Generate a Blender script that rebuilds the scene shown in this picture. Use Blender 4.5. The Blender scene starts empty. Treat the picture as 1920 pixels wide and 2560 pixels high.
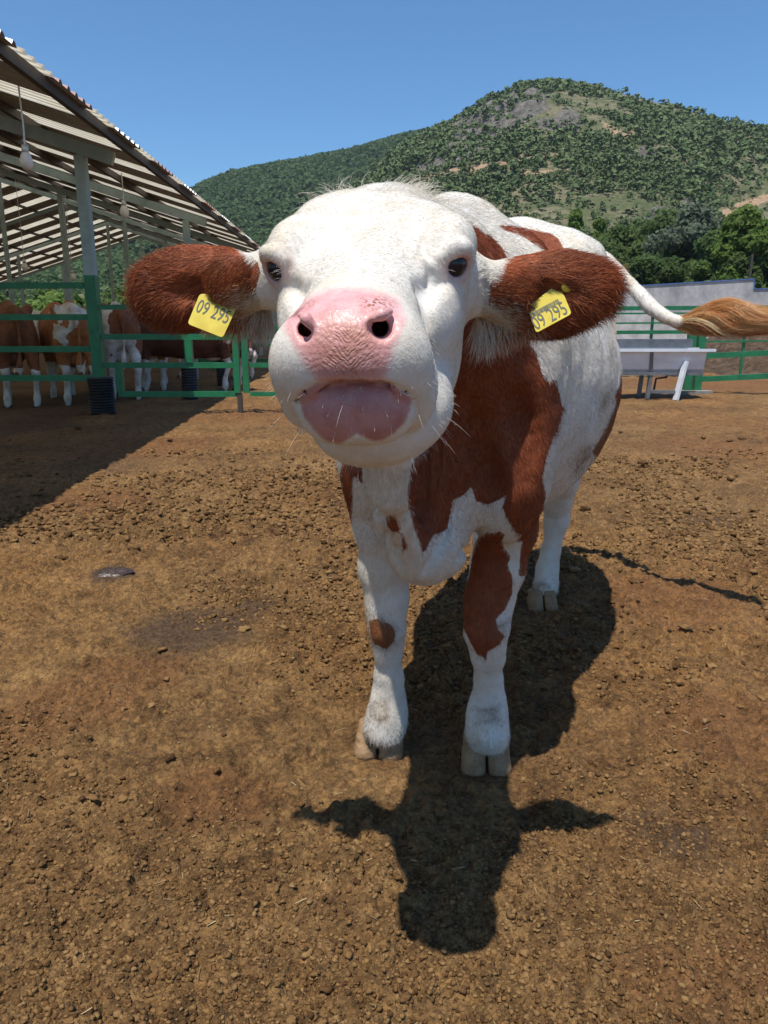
import bpy, bmesh, math, random, time
import numpy as np
from mathutils import Vector, Matrix
T0 = time.time()
random.seed(7); rng = np.random.default_rng(7)
scene = bpy.context.scene
col = scene.collection
# ------------------------------------------------------------------ camera
CAMH = 1.15; PITCH = math.radians(14.0); FPX = 1900.0
CP, SP = math.cos(PITCH), math.sin(PITCH)
cam_d = bpy.data.cameras.new('camera'); cam = bpy.data.objects.new('camera', cam_d); col.objects.link(cam)
cam.location = (0, 0, CAMH); cam.rotation_euler = (math.radians(76.0), 0, 0)
cam_d.sensor_fit = 'VERTICAL'; cam_d.sensor_height = 36.0; cam_d.lens = FPX / 2560 * 36
cam_d.clip_start = 0.05; cam_d.clip_end = 5000
scene.camera = cam
# ------------------------------------------------------------------ light
SUNV = Vector((-0.15, -0.32, 1.0)).normalized()
w = bpy.data.worlds.new('World'); scene.world = w; w.use_nodes = True
nt = w.node_tree
for n in list(nt.nodes): nt.nodes.remove(n)
wo = nt.nodes.new('ShaderNodeOutputWorld'); bg = nt.nodes.new('ShaderNodeBackground'); sk = nt.nodes.new('ShaderNodeTexSky')
sk.sky_type = 'NISHITA'; sk.sun_disc = False
sk.sun_elevation = math.asin(SUNV.z); sk.sun_rotation = math.atan2(SUNV.x, SUNV.y)
sk.altitude = 600; sk.air_density = 1.0; sk.dust_density = 0.3; sk.ozone_density = 1.0
bg.inputs['Strength'].default_value = 0.094
mxs = nt.nodes.new('ShaderNodeMix'); mxs.data_type = 'RGBA'; mxs.blend_type = 'MULTIPLY'; mxs.inputs[0].default_value = 1.0; mxs.inputs[7].default_value = (0.72, 1.14, 1.46, 1)
nt.links.new(sk.outputs[0], mxs.inputs[6]); nt.links.new(mxs.outputs[2], bg.inputs[0]); nt.links.new(bg.outputs[0], wo.inputs[0])
sl = bpy.data.lights.new('sun', 'SUN'); sl.energy = 5.2; sl.angle = math.radians(0.6); sl.color = (1.0, 0.94, 0.85)
so = bpy.data.objects.new('sun', sl); col.objects.link(so)
so.rotation_euler = SUNV.to_track_quat('Z', 'Y').to_euler(); so.location = (-3, -6, 20)
scene.view_settings.view_transform = 'Standard'; scene.view_settings.look = 'None'
scene.view_settings.exposure = 0.11; scene.view_settings.gamma = 1.0
# ------------------------------------------------------------------ pixel helpers (photo px -> world point at chosen distance)
def P(px, py, d):
    x = (px - 960) / FPX * d; u = (1280 - py) / FPX * d
    return np.array([x, CP * d + SP * u, CAMH - SP * d + CP * u])
def PY(px, py, Y):
    u = (1280 - py) / FPX
    return P(px, py, Y / (CP + SP * u))
def PG(px, py):
    u = (1280 - py) / FPX
    return P(px, py, CAMH / (SP - CP * u))
def proj(p):
    p = np.asarray(p, dtype=np.float64)
    y = p[..., 1]; z = p[..., 2] - CAMH
    d = CP * y - SP * z; u = SP * y + CP * z
    d = np.maximum(d, 1e-3)
    return np.stack([960 + FPX * p[..., 0] / d, 1280 - FPX * u / d], -1)
# ------------------------------------------------------------------ numpy noise
def _h(ix, iy, iz, s):
    n = (ix * 374761393 + iy * 668265263 + iz * 2147483647 + s * 1274126177) & 0xffffffff
    n = ((n ^ (n >> 13)) * 1274126177) & 0xffffffff
    return ((n ^ (n >> 16)) & 0xffff).astype(np.float32) / 65535.0
def vnoise(x, y, z=None, s=0):
    x = np.asarray(x, dtype=np.float64); y = np.asarray(y, dtype=np.float64)
    z = np.zeros_like(x) if z is None else np.asarray(z, dtype=np.float64)
    xi = np.floor(x).astype(np.int64); yi = np.floor(y).astype(np.int64); zi = np.floor(z).astype(np.int64)
    fx, fy, fz = x - xi, y - yi, z - zi
    fx = fx * fx * (3 - 2 * fx); fy = fy * fy * (3 - 2 * fy); fz = fz * fz * (3 - 2 * fz)
    def L(a, b, t): return a + (b - a) * t
    r = []
    for dz in (0, 1):
        a = L(_h(xi, yi, zi + dz, s), _h(xi + 1, yi, zi + dz, s), fx)
        b = L(_h(xi, yi + 1, zi + dz, s), _h(xi + 1, yi + 1, zi + dz, s), fx)
        r.append(L(a, b, fy))
    return L(r[0], r[1], fz) * 2 - 1
def fbm(x, y, z=None, o=4, s=0, g=0.5):
    v = 0; a = 1.0; t = 0
    for i in range(o):
        v = v + a * vnoise(x, y, z, s + i * 17); t += a; a *= g
        x = x * 2.03 + 11.3; y = y * 2.03 + 5.7; z = None if z is None else z * 2.03 + 3.1
    return v / t
# ------------------------------------------------------------------ object helpers
def tag(o, label=None, cat=None, group=None, kind=None):
    if label: o['label'] = label
    if cat: o['category'] = cat
    if group: o['group'] = group
    if kind: o['kind'] = kind
    return o
def empty(name, loc=(0, 0, 0), rz=0):
    o = bpy.data.objects.new(name, None); col.objects.link(o); o.location = loc; o.rotation_euler = (0, 0, rz); o.empty_display_size = .1
    return o
def mesh_obj(name, V, F, mat=None, parent=None, smooth=False, mats=None, mi=None):
    """V world coordinates when parent is None or parent at identity; otherwise local to the parent"""
    me = bpy.data.meshes.new(name)
    V = np.asarray(V, dtype=np.float32)
    if isinstance(F, np.ndarray):
        n, k = F.shape
        me.vertices.add(len(V)); me.vertices.foreach_set('co', V.ravel())
        me.loops.add(n * k); me.loops.foreach_set('vertex_index', F.astype(np.int32).ravel())
        me.polygons.add(n); me.polygons.foreach_set('loop_start', np.arange(0, n * k, k, dtype=np.int32))
        me.update(calc_edges=True); me.validate()
    else:
        me.from_pydata([tuple(map(float, v)) for v in V], [], F); me.update()
    if mats: [me.materials.append(m) for m in mats]
    elif mat: me.materials.append(mat)
    if mi is not None: me.polygons.foreach_set('material_index', np.asarray(mi, dtype=np.int32))
    if smooth: me.polygons.foreach_set('use_smooth', np.ones(len(me.polygons), dtype=bool))
    o = bpy.data.objects.new(name, me); col.objects.link(o)
    if parent: o.parent = parent
    return o
def copy_tree(o, parent=None):
    c = o.copy(); col.objects.link(c)
    if parent: c.parent = parent
    for ch in [q for q in bpy.data.objects if q.parent == o]: copy_tree(ch, c)
    return c
class MB:
    """collects simple shapes, builds ONE mesh object"""
    def __init__(s): s.v = []; s.f = []; s.mi = []
    def raw(s, V, F, mi=0):
        b = len(s.v); s.v += [tuple(map(float, q)) for q in V]; s.f += [tuple(b + i for i in q) for q in F]; s.mi += [mi] * len(F)
        return s
    def box(s, c, d, R=None, mi=0, bev=0.0):
        hx, hy, hz = d[0] / 2, d[1] / 2, d[2] / 2
        V = [Vector((x, y, z)) for x in (-hx, hx) for y in (-hy, hy) for z in (-hz, hz)]
        if R is not None: V = [R @ q for q in V]
        V = [q + Vector(c) for q in V]
        return s.raw(V, [(0, 1, 3, 2), (4, 6, 7, 5), (0, 4, 5, 1), (2, 3, 7, 6), (0, 2, 6, 4), (1, 5, 7, 3)], mi)
    def bar(s, a, b, w, h=None, up=(0, 0, 1), mi=0):
        """square bar a->b, w sideways, h along up"""
        a = Vector(a); b = Vector(b); h = w if h is None else h
        t = (b - a).normalized(); sd = t.cross(Vector(up))
        if sd.length < 1e-4: sd = t.cross(Vector((1, 0, 0)))
        sd.normalize(); u = sd.cross(t)
        V = [p + sd * (w / 2 * i) + u * (h / 2 * j) for p in (a, b) for i, j in ((-1, -1), (1, -1), (1, 1), (-1, 1))]
        return s.raw(V, [(3, 2, 1, 0), (4, 5, 6, 7), (0, 1, 5, 4), (1, 2, 6, 5), (2, 3, 7, 6), (3, 0, 4, 7)], mi)
    def tube(s, pts, rad, n=10, mi=0, cap=True):
        pts = [Vector(p) for p in pts]
        if not hasattr(rad, '__len__'): rad = [rad] * len(pts)
        V = []; F = []
        for i, p in enumerate(pts):
            t = (pts[min(i + 1, len(pts) - 1)] - pts[max(i - 1, 0)]).normalized()
            sd = t.cross(Vector((0, 0, 1)))
            if sd.length < 1e-3: sd = t.cross(Vector((0, 1, 0)))
            sd.normalize(); u = sd.cross(t)
            for k in range(n):
                a = 2 * math.pi * k / n
                V.append(p + sd * (math.cos(a) * rad[i]) + u * (math.sin(a) * rad[i]))
        for i in range(len(pts) - 1):
            for k in range(n):
                F.append((i * n + k, i * n + (k + 1) % n, (i + 1) * n + (k + 1) % n, (i + 1) * n + k))
        if cap: F.append(tuple(range(n))[::-1]); F.append(tuple((len(pts) - 1) * n + k for k in range(n)))
        return s.raw(V, F, mi)
    def build(s, name, mat=None, parent=None, smooth=False, mats=None):
        return mesh_obj(name, s.v, s.f, mat, parent, smooth, mats, s.mi if mats else None)
# ------------------------------------------------------------------ material helpers
class NT:
    def __init__(s, name):
        s.m = bpy.data.materials.new(name); s.m.use_nodes = True; s.t = s.m.node_tree
        s.b = s.t.nodes['Principled BSDF']; s.out = s.t.nodes['Material Output']
    def n(s, ty, **kw):
        x = s.t.nodes.new(ty)
        for k, v in kw.items(): setattr(x, k, v)
        return x
    def l(s, a, b): s.t.links.new(a, b)
    def set(s, **kw):
        for k, v in kw.items():
            i = s.b.inputs[k.replace('_', ' ')]
            if hasattr(v, 'links') or hasattr(v, 'is_output'): s.l(v, i)
            else: i.default_value = v
    def attr(s, nm):
        a = s.n('ShaderNodeAttribute'); a.attribute_name = nm; return a
    def noise(s, scale, det=5, rough=.55, vec=None, dist=0):
        x = s.n('ShaderNodeTexNoise'); x.inputs['Scale'].default_value = scale; x.inputs['Detail'].default_value = det
        x.inputs['Roughness'].default_value = rough; x.inputs['Distortion'].default_value = dist
        s.l(vec if vec is not None else s.pos(), x.inputs['Vector']); return x.outputs['Fac']
    def pos(s):
        if not hasattr(s, '_p'): s._p = s.n('ShaderNodeTexCoord').outputs['Object']
        return s._p
    def map(s, vec, scale=(1, 1, 1), rot=(0, 0, 0)):
        x = s.n('ShaderNodeMapping'); x.inputs['Scale'].default_value = scale; x.inputs['Rotation'].default_value = rot
        s.l(vec, x.inputs['Vector']); return x.outputs[0]
    def ramp(s, fac, stops, interp='LINEAR'):
        x = s.n('ShaderNodeValToRGB'); x.color_ramp.interpolation = interp
        e = x.color_ramp.elements
        while len(e) < len(stops): e.new(0.5)
        for k, (p, c) in enumerate(stops):
            e[k].position = p; e[k].color = (c[0], c[1], c[2], 1) if hasattr(c, '__len__') else (c, c, c, 1)
        s.l(fac, x.inputs[0]); return x.outputs[0]
    def mix(s, fac, a, b, mode='MIX'):
        x = s.n('ShaderNodeMix'); x.data_type = 'RGBA'; x.blend_type = mode
        for v, i in ((fac, 0), (a, 6), (b, 7)):
            if hasattr(v, 'is_output'): s.l(v, x.inputs[i])
            elif i == 0: x.inputs[0].default_value = v
            else: x.inputs[i].default_value = (*v, 1) if len(v) == 3 else v
        return x.outputs[2]
    def math(s, op, a, b=0.0, c=None):
        x = s.n('ShaderNodeMath'); x.operation = op
        for v, i in ((a, 0), (b, 1)) + (((c, 2),) if c is not None else ()):
            if hasattr(v, 'is_output'): s.l(v, x.inputs[i])
            else: x.inputs[i].default_value = v
        return x.outputs[0]
    def sstep(s, v, lo, hi):
        x = s.n('ShaderNodeMapRange'); x.interpolation_type = 'SMOOTHSTEP'
        s.l(v, x.inputs[0]); x.inputs[1].default_value = lo; x.inputs[2].default_value = hi
        return x.outputs[0]
    def bump(s, h, strength=.5, dist=.01, normal=None):
        x = s.n('ShaderNodeBump'); x.inputs['Strength'].default_value = strength; x.inputs['Distance'].default_value = dist
        s.l(h, x.inputs['Height'])
        if normal is not None: s.l(normal, x.inputs['Normal'])
        return x.outputs[0]
# ------------------------------------------------------------------ implicit surfaces
def nax(lo, hi, segs):
    """axis with varying step: segs = [(until, step), ...]"""
    v = [lo]
    for until, st in segs:
        while v[-1] < until - 1e-6: v.append(v[-1] + st)
    return np.array(v, dtype=np.float32)
def smax(a, b, k):
    if k <= 0: return np.maximum(a, b)
    h = np.maximum(k - np.abs(a - b), 0) / k
    return np.maximum(a, b) + h * h * k * .25
def smin(a, b, k):
    if k <= 0: return np.minimum(a, b)
    h = np.maximum(k - np.abs(a - b), 0) / k
    return np.minimum(a, b) - h * h * k * .25
class Field:
    def __init__(s, xs, ys, zs):
        s.ax = (xs, ys, zs); s.F = np.full((len(xs), len(ys), len(zs)), 1.0, dtype=np.float32)
    def _blk(s, lo, hi):
        r = []
        for a, l, h in zip(s.ax, lo, hi):
            i0 = max(int(np.searchsorted(a, l)) - 1, 0); i1 = min(int(np.searchsorted(a, h)) + 1, len(a))
            if i1 <= i0: return None
            r.append(slice(i0, i1))
        return tuple(r)
    def op(s, fn, lo, hi, k, sub=False):
        m = k + .03
        b = s._blk([q - m for q in lo], [q + m for q in hi])
        if b is None: return s
        X = s.ax[0][b[0]][:, None, None]; Y = s.ax[1][b[1]][None, :, None]; Z = s.ax[2][b[2]][None, None, :]
        f = fn(X, Y, Z)
        s.F[b] = smax(s.F[b], -f, k) if sub else smin(s.F[b], f, k)
        return s
    def ell(s, c, r, k=.03, R=None, sub=False):
        c = [float(q) for q in c]; r = [float(q) for q in r]
        R = np.eye(3) if R is None else np.asarray(R)
        ext = np.sqrt((R ** 2) @ (np.array(r) ** 2))
        def fn(X, Y, Z):
            x, y, z = X - c[0], Y - c[1], Z - c[2]
            k0 = 0; k1 = 0
            for j in range(3):
                q = x * float(R[0, j]) + y * float(R[1, j]) + z * float(R[2, j])
                k0 = k0 + (q / r[j]) ** 2; k1 = k1 + (q / r[j] ** 2) ** 2
            k0 = np.sqrt(k0); k1 = np.sqrt(k1) + 1e-6
            return (k0 * (k0 - 1) / k1).astype(np.float32)
        return s.op(fn, [c[i] - ext[i] for i in range(3)], [c[i] + ext[i] for i in range(3)], k, sub)
    def cone(s, a, b, ra, rb, k=.03, sub=False):
        a = np.array(a, float); b = np.array(b, float); d = b - a; L2 = float(d @ d) + 1e-9; rm = max(ra, rb)
        def fn(X, Y, Z):
            x, y, z = X - float(a[0]), Y - float(a[1]), Z - float(a[2])
            t = np.clip((x * float(d[0]) + y * float(d[1]) + z * float(d[2])) / L2, 0, 1)
            t = t.astype(np.float32)
            return (np.sqrt((x - t * float(d[0])) ** 2 + (y - t * float(d[1])) ** 2 + (z - t * float(d[2])) ** 2) - (ra + (rb - ra) * t)).astype(np.float32)
        return s.op(fn, np.minimum(a, b) - rm, np.maximum(a, b) + rm, k, sub)
    def chain(s, pts, rad, k=.03, sub=False):
        for i in range(len(pts) - 1): s.cone(pts[i], pts[i + 1], rad[i], rad[i + 1], k, sub)
        return s
    def torso(s, O, ang, secs, k=.05):
        """tube with elliptic sections along a horizontal axis: secs rows = (by, cx, zc, a, b)"""
        S = np.array(secs, float); sa, ca = math.sin(ang), math.cos(ang)
        tt = np.linspace(S[0, 0], S[-1, 0], 160)
        # smooth interpolation of the rows
        cols = []
        for j in range(1, 5):
            v = np.interp(tt, S[:, 0], S[:, j]); ker = np.hanning(15); ker /= ker.sum()
            cols.append(np.convolve(np.pad(v, 7, mode='edge'), ker, 'valid'))
        def fn(X, Y, Z):
            x, y = X - O[0], Y - O[1]
            by = y * ca + x * sa; bx = x * ca - y * sa
            cx, zc, a, b = [np.interp(by, tt, q).astype(np.float32) for q in cols]
            over = np.maximum(np.maximum(S[0, 0] - by, by - S[-1, 0]), 0)
            q = np.sqrt(((bx - cx) / a) ** 2 + ((Z - zc) / b) ** 2)
            f = (q - 1) * np.minimum(a, b)
            return np.where(over > 0, np.sqrt(np.maximum(f, 0) ** 2 + over ** 2), f).astype(np.float32)
        L = S[-1, 0] + .1
        xs = [O[0] + S[0, 0] * sa, O[0] + L * sa]; ys = [O[1] + S[0, 0] * ca, O[1] + L * ca]
        return s.op(fn, [min(xs) - .5, min(ys) - .4, .3], [max(xs) + .5, max(ys) + .4, 1.6], k)
    def mesh(s):
        F = s.F; xs, ys, zs = s.ax; nx, ny, nz = F.shape
        F[0] = F[-1] = 1; F[:, 0] = F[:, -1] = 1; F[:, :, 0] = F[:, :, -1] = 1
        S = F < 0
        idx_all = []; pos_all = []; edges = []
        AX = [np.asarray(a, dtype=np.float64) for a in s.ax]
        for ax in range(3):
            sl0 = [slice(None)] * 3; sl1 = [slice(None)] * 3; sl0[ax] = slice(0, -1); sl1[ax] = slice(1, None)
            ch = S[tuple(sl0)] != S[tuple(sl1)]
            ii = np.argwhere(ch)
            a = F[ii[:, 0], ii[:, 1], ii[:, 2]]; jj = ii.copy(); jj[:, ax] += 1
            b = F[jj[:, 0], jj[:, 1], jj[:, 2]]; t = a / (a - b)
            p = np.stack([AX[q][ii[:, q]] for q in range(3)], -1)
            p[:, ax] += t * (AX[ax][jj[:, ax]] - AX[ax][ii[:, ax]])
            o1, o2 = [(1, 2), (2, 0), (0, 1)][ax]
            cells = []
            for da, db in ((-1, -1), (0, -1), (0, 0), (-1, 0)):
                c = ii.copy(); c[:, o1] += da; c[:, o2] += db
                ok = (c >= 0).all(1)
                lin = (c[:, 0] * ny + c[:, 1]) * nz + c[:, 2]
                cells.append(lin); idx_all.append(lin); pos_all.append(p)
            q = np.stack(cells, -1); flip = ~S[ii[:, 0], ii[:, 1], ii[:, 2]]
            q[flip] = q[flip][:, ::-1]
            edges.append(q)
        idx = np.concatenate(idx_all); pos = np.concatenate(pos_all)
        u, inv = np.unique(idx, return_inverse=True)
        cnt = np.bincount(inv, minlength=len(u)).astype(np.float64)
        V = np.stack([np.bincount(inv, weights=pos[:, k], minlength=len(u)) / cnt for k in range(3)], -1)
        Q = np.searchsorted(u, np.concatenate(edges))
        return V, Q
    def sample(s, p):
        g = []; w = []
        for k in range(3):
            a = s.ax[k]; i = np.clip(np.searchsorted(a, p[:, k]) - 1, 0, len(a) - 2)
            g.append(i); w.append(np.clip((p[:, k] - a[i]) / (a[i + 1] - a[i]), 0, 1))
        r = 0
        for dx in (0, 1):
            for dy in (0, 1):
                for dz in (0, 1):
                    ww = (w[0] if dx else 1 - w[0]) * (w[1] if dy else 1 - w[1]) * (w[2] if dz else 1 - w[2])
                    r = r + ww * s.F[g[0] + dx, g[1] + dy, g[2] + dz]
        return r
def vnormals(V, Q):
    a, b, c, d = [V[Q[:, i]] for i in range(4)]
    n = np.cross(c - a, d - b)
    N = np.zeros_like(V)
    for k in range(3):
        for i in range(4): N[:, k] += np.bincount(Q[:, i], weights=n[:, k], minlength=len(V))
    return N / (np.linalg.norm(N, axis=1, keepdims=True) + 1e-12)
def relax(V, Q, it=1, lam=.5, mask=None):
    for _ in range(it):
        S = np.zeros_like(V); c = np.zeros(len(V))
        for i in range(4):
            a, b = Q[:, i], Q[:, (i + 1) % 4]
            for k in range(3): S[:, k] += np.bincount(a, weights=V[b, k], minlength=len(V))
            c += np.bincount(a, minlength=len(V))
        D = (S / c[:, None] - V) * lam
        if mask is not None: D *= mask[:, None]
        V = V + D
    return V
def polysd(pts, poly, clip=60.0):
    """signed distance in px to a polygon, + inside"""
    poly = np.array(poly, float); out = np.full(len(pts), -clip)
    lo, hi = poly.min(0) - clip, poly.max(0) + clip
    m = ((pts > lo) & (pts < hi)).all(1)
    p = pts[m]
    if len(p) == 0: return out
    D = np.full(len(p), 1e9); ins = np.zeros(len(p), bool)
    for i in range(len(poly)):
        a = poly[i]; b = poly[(i + 1) % len(poly)]; ab = b - a
        t = np.clip(((p - a) @ ab) / (ab @ ab + 1e-9), 0, 1)
        D = np.minimum(D, np.linalg.norm(p - a - t[:, None] * ab, axis=1))
        c = (a[1] > p[:, 1]) != (b[1] > p[:, 1])
        with np.errstate(divide='ignore', invalid='ignore'):
            xx = a[0] + (p[:, 1] - a[1]) / (b[1] - a[1]) * ab[0]
        ins ^= c & (p[:, 0] < xx)
    out[m] = np.where(ins, np.minimum(D, clip), -np.minimum(D, clip))
    return out
# ================================================================== THE COW
BASE = np.array([0.33, 2.3, 0.0])
# head frame: hx to the picture's right, hy towards the muzzle, hz towards the forehead's outside
_th, _yaw, _roll = math.radians(20), math.radians(6), math.radians(1.5)
_hy = np.array([-math.sin(_yaw) * math.cos(_th), -math.cos(_yaw) * math.cos(_th), -math.sin(_th)])
_hx = np.array([math.cos(_yaw), -math.sin(_yaw), 0.0])
_hz = -np.cross(_hx, _hy); _hz = _hz if _hz[2] > 0 else -_hz
_c, _s = math.cos(_roll), math.sin(_roll)
_hx, _hz = _hx * _c + _hz * _s, _hz * _c - _hx * _s
HR = np.stack([_hx, _hy, _hz], 1); HO = P(918, 665, 1.04)
def H(x, y, z): return HO + HR @ np.array([x, y, z])
def hrot(ax=0, ay=0, az=0):
    """rotation columns in world for an ellipsoid turned inside the head frame (degrees)"""
    m = Matrix.Rotation(math.radians(az), 3, 'Z') @ Matrix.Rotation(math.radians(ay), 3, 'Y') @ Matrix.Rotation(math.radians(ax), 3, 'X')
    return HR @ np.array(m)
xs = nax(-.50, 1.50, [(-.43, .01), (.44, .0032), (.8, .009), (1.5, .009)])
ys = nax(.74, 3.62, [(.80, .01), (1.34, .0032), (1.5, .006), (2.1, .009), (3.62, .013)])
zs = nax(-.02, 1.60, [(.90, .009), (1.40, .0032), (1.6, .009)])
G = Field(xs, ys, zs)
ANG = math.radians(18.5); BO = (.135, 1.80)
def BW(by, bx, z): return np.array([BO[0] + by * math.sin(ANG) + bx * math.cos(ANG), BO[1] + by * math.cos(ANG) - bx * math.sin(ANG), z])
# torso
G.torso(BO, ANG, [(-.27, 0, .93, .07, .22), (-.20, 0, .97, .13, .30), (-.1, 0, 1.0, .19, .36), (.03, 0, 1.01, .235, .385), (.15, 0, 1.01, .25, .385),
                  (.32, 0, .99, .29, .38), (.6, .0, .95, .36, .41), (.85, .0, .94, .385, .42), (1.02, .0, .99, .36, .39), (1.2, 0, 1.06, .30, .34),
                  (1.36, 0, 1.12, .25, .28), (1.48, 0, 1.16, .19, .22), (1.56, 0, 1.18, .11, .14)], .06)
# spine, withers, hips
G.chain([BW(-.02, 0, 1.27), BW(.12, 0, 1.34), BW(.3, 0, 1.34), BW(.7, 0, 1.34), BW(1.05, 0, 1.42), BW(1.25, 0, 1.43), BW(1.5, 0, 1.38)], [.05, .05, .035, .03, .045, .05, .05], .12)
for sgn in (-1, 1):
    G.ell(BW(1.05, sgn * .19, 1.36), (.085, .12, .06), .16)
    G.ell(BW(1.52, sgn * .10, 1.27), (.05, .06, .06), .08)
    G.ell(BW(1.28, sgn * .17, 1.05), (.14, .25, .32), .10)       # thighs
    G.ell(BW(.05, sgn * .175, 1.03), (.085, .19, .30), .09)       # shoulder blades
    G.ell(BW(-.02, sgn * .160 + .006, .82), (.085, .13, .17), .07)
G.ell(BW(1.14, .03, 1.30), (.25, .30, .135), .12)
# belly and udder
G.ell(BW(1.12, 0, .66), (.13, .17, .11), .08)
# neck
G.chain([H(0, -.30, -.10), np.array([.07, 1.62, 1.16]), BW(.02, 0, 1.10)], [.125, .165, .235], .12)
G.chain([H(.0, -.28, -.06), np.array([.065, 1.64, 1.24]), BW(.05, 0, 1.29)], [.07, .08, .085], .10)
# dewlap and brisket
G.chain([H(.01, -.02, -.20), PY(978, 1215, 1.26), PY(985, 1290, 1.42), PY(1040, 1385, 1.56), PY(1060, 1380, 1.64)], [.055, .032, .028, .045, .07], .05)
G.ell(PY(1065, 1325, 1.63), (.070, .09, .105), .05)
G.ell(PY(1044, 1388, 1.62), (.028, .06, .042), .035)
G.ell(PY(1118, 1366, 1.68), (.036, .06, .064), .035)
# --- legs: rows (px, py, Y, half width px)
def leg(rows, k=.035, flat=1.0):
    pts = [PY(r[0], r[1], r[2]) for r in rows]; rad = [r[3] / FPX * r[2] / (CP + SP * (1280 - r[1]) / FPX) for r in rows]
    G.chain(pts, rad, k); return pts, rad
LL = leg([(955, 1230, 1.80, 62), (955, 1320, 1.82, 62), (960, 1420, 1.84, 55), (968, 1500, 1.84, 46), (968, 1575, 1.83, 43), (968, 1625, 1.84, 34), (972, 1690, 1.86, 31), (970, 1745, 1.87, 35), (968, 1785, 1.87, 42), (962, 1815, 1.87, 42), (958, 1835, 1.865, 45)])
LR = leg([(1262, 1230, 1.78, 72), (1262, 1320, 1.80, 68), (1245, 1420, 1.80, 58), (1220, 1500, 1.80, 55), (1216, 1575, 1.79, 51), (1220, 1635, 1.80, 38), (1221, 1700, 1.82, 30), (1220, 1755, 1.83, 36), (1217, 1790, 1.83, 41), (1219, 1825, 1.82, 43), (1219, 1845, 1.81, 48)])
LH = leg([(1395, 1190, 2.98, 46), (1392, 1245, 3.02, 38), (1393, 1300, 3.06, 27), (1375, 1380, 3.06, 21), (1368, 1420, 3.05, 25), (1366, 1460, 3.03, 27), (1362, 1490, 3.00, 31)])
hl = [BW(1.33, -.16, .85), BW(1.40, -.155, .62), BW(1.44, -.15, .50), BW(1.36, -.15, .25), BW(1.34, -.15, .15), BW(1.30, -.15, .075)]
G.chain(hl, [.10, .065, .052, .034, .042, .042], .04)
G.chain([BW(1.30, .17, .95), LH[0][0]], [.14, .08], .06)
# --- tail: dock and tail bone swung out to the picture's right
TAIL = [BW(1.50, .02, 1.39), BW(1.60, .05, 1.37), PY(1490, 645, 3.22), PY(1562, 700, 3.14), PY(1604, 742, 3.07), PY(1645, 780, 3.0), PY(1695, 804, 2.93), PY(1760, 803, 2.86), PY(1830, 798, 2.80)]
_tt = np.linspace(0, 8, 49); TA = np.array(TAIL)
def cr(A, t):
    i = int(min(t, len(A) - 1.001)); f = t - i; p = [A[max(min(i + k, len(A) - 1), 0)] for k in (-1, 0, 1, 2)]
    return .5 * (2 * p[1] + (p[2] - p[0]) * f + (2 * p[0] - 5 * p[1] + 4 * p[2] - p[3]) * f * f + (3 * p[1] - p[0] - 3 * p[2] + p[3]) * f ** 3)
TS = np.array([cr(TA, t) for t in _tt])
G.chain(list(TS), list(np.interp(_tt, range(9), [.050, .040, .032, .025, .0225, .020, .018, .013, .007])), .006)
# --- head
G.ell(H(0, -.17, -.055), (.128, .17, .105), .05, HR)                      # skull
G.ell(H(-.010, -.27, -.045), (.092, .08, .075), .05, HR)
G.ell(H(-.078, -.165, .006), (.055, .085, .050), .05, HR)                   # poll
G.ell(H(0, -.09, -.002), (.105, .14, .052), .05, HR)                      # forehead
for sgn in (-1, 1):
    G.ell(H(sgn * .082, -.115, -.012), (.052, .085, .050), .04, HR)       # side of the forehead
    G.ell(H(sgn * .111, -.045, .010), (.037, .060, .042), .035, HR)       # brow
    G.ell(H(sgn * .085, .015, -.066), (.040, .075, .050), .06, HR)       # under the eye
    G.ell(H(sgn * .076, -.06, -.120), (.046, .115, .090), .05, HR)        # cheek muscle
G.ell(H(0, .08, -.035), (.074, .17, .062), .045, HR)                      # nasal bridge
G.ell(H(0, .10, -.085), (.080, .15, .075), .045, HR)
G.ell(H(.003, .188, -.042), (.086, .078, .062), .030, HR)                    # muzzle
G.ell(H(.002, .220, -.030), (.072, .050, .050), .025, HR)                    # nose pad
G.ell(H(.004, .06, -.165), (.088, .15, .072), .045, HR)                   # lower jaw
G.ell(H(.018, -.05, -.165), (.088, .14, .085), .05, HR)
G.ell(H(.022, .10, -.165), (.092, .09, .062), .04, HR)
for sgn in (-1, 1):
    G.ell(H(sgn * .060 + .002, .188, -.092), (.040, .048, .044), .026, HR)       # hanging upper lip
    G.ell(H(sgn * .067, .175, -.122), (.026, .036, .026), .02, HR)
    G.ell(H(sgn * .051 + .001, .220, -.052), (.042, .036, .042), .028, HR)
# crease beside the nose and beneath the inner corner of the eye
for sgn in (-1, 1):
    G.chain([H(sgn * .096, .035, -.018), H(sgn * .084, .075, -.012), H(sgn * .088, .11, -.04)], [.002, .004, .002], .026, sub=True)
# mouth slit, then lower lip pressed in under it
mouth = [PY(732, 1035, .915), PY(740, 1000, .90), PY(775, 972, .88), PY(840, 956, .868), PY(900, 951, .865), PY(960, 955, .868), PY(1010, 970, .88), PY(1040, 995, .90), PY(1048, 1035, .92)]
G.chain(mouth[1:-1], [.003, .004, .005, .005, .005, .004, .003], .006, sub=True)
G.ell(PY(887, 1052, .850), (.056, .056, .041), .009, hrot(), sub=True)
lip_c = PY(887, 1027, .905)
G.ell(lip_c, (.071, .034, .046), .004, hrot(ax=-14))
for sgn in (-1, 1): G.ell(lip_c + HR @ np.array([sgn * .028, -.012, -.014]), (.037, .034, .029), .010, HR)
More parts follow.
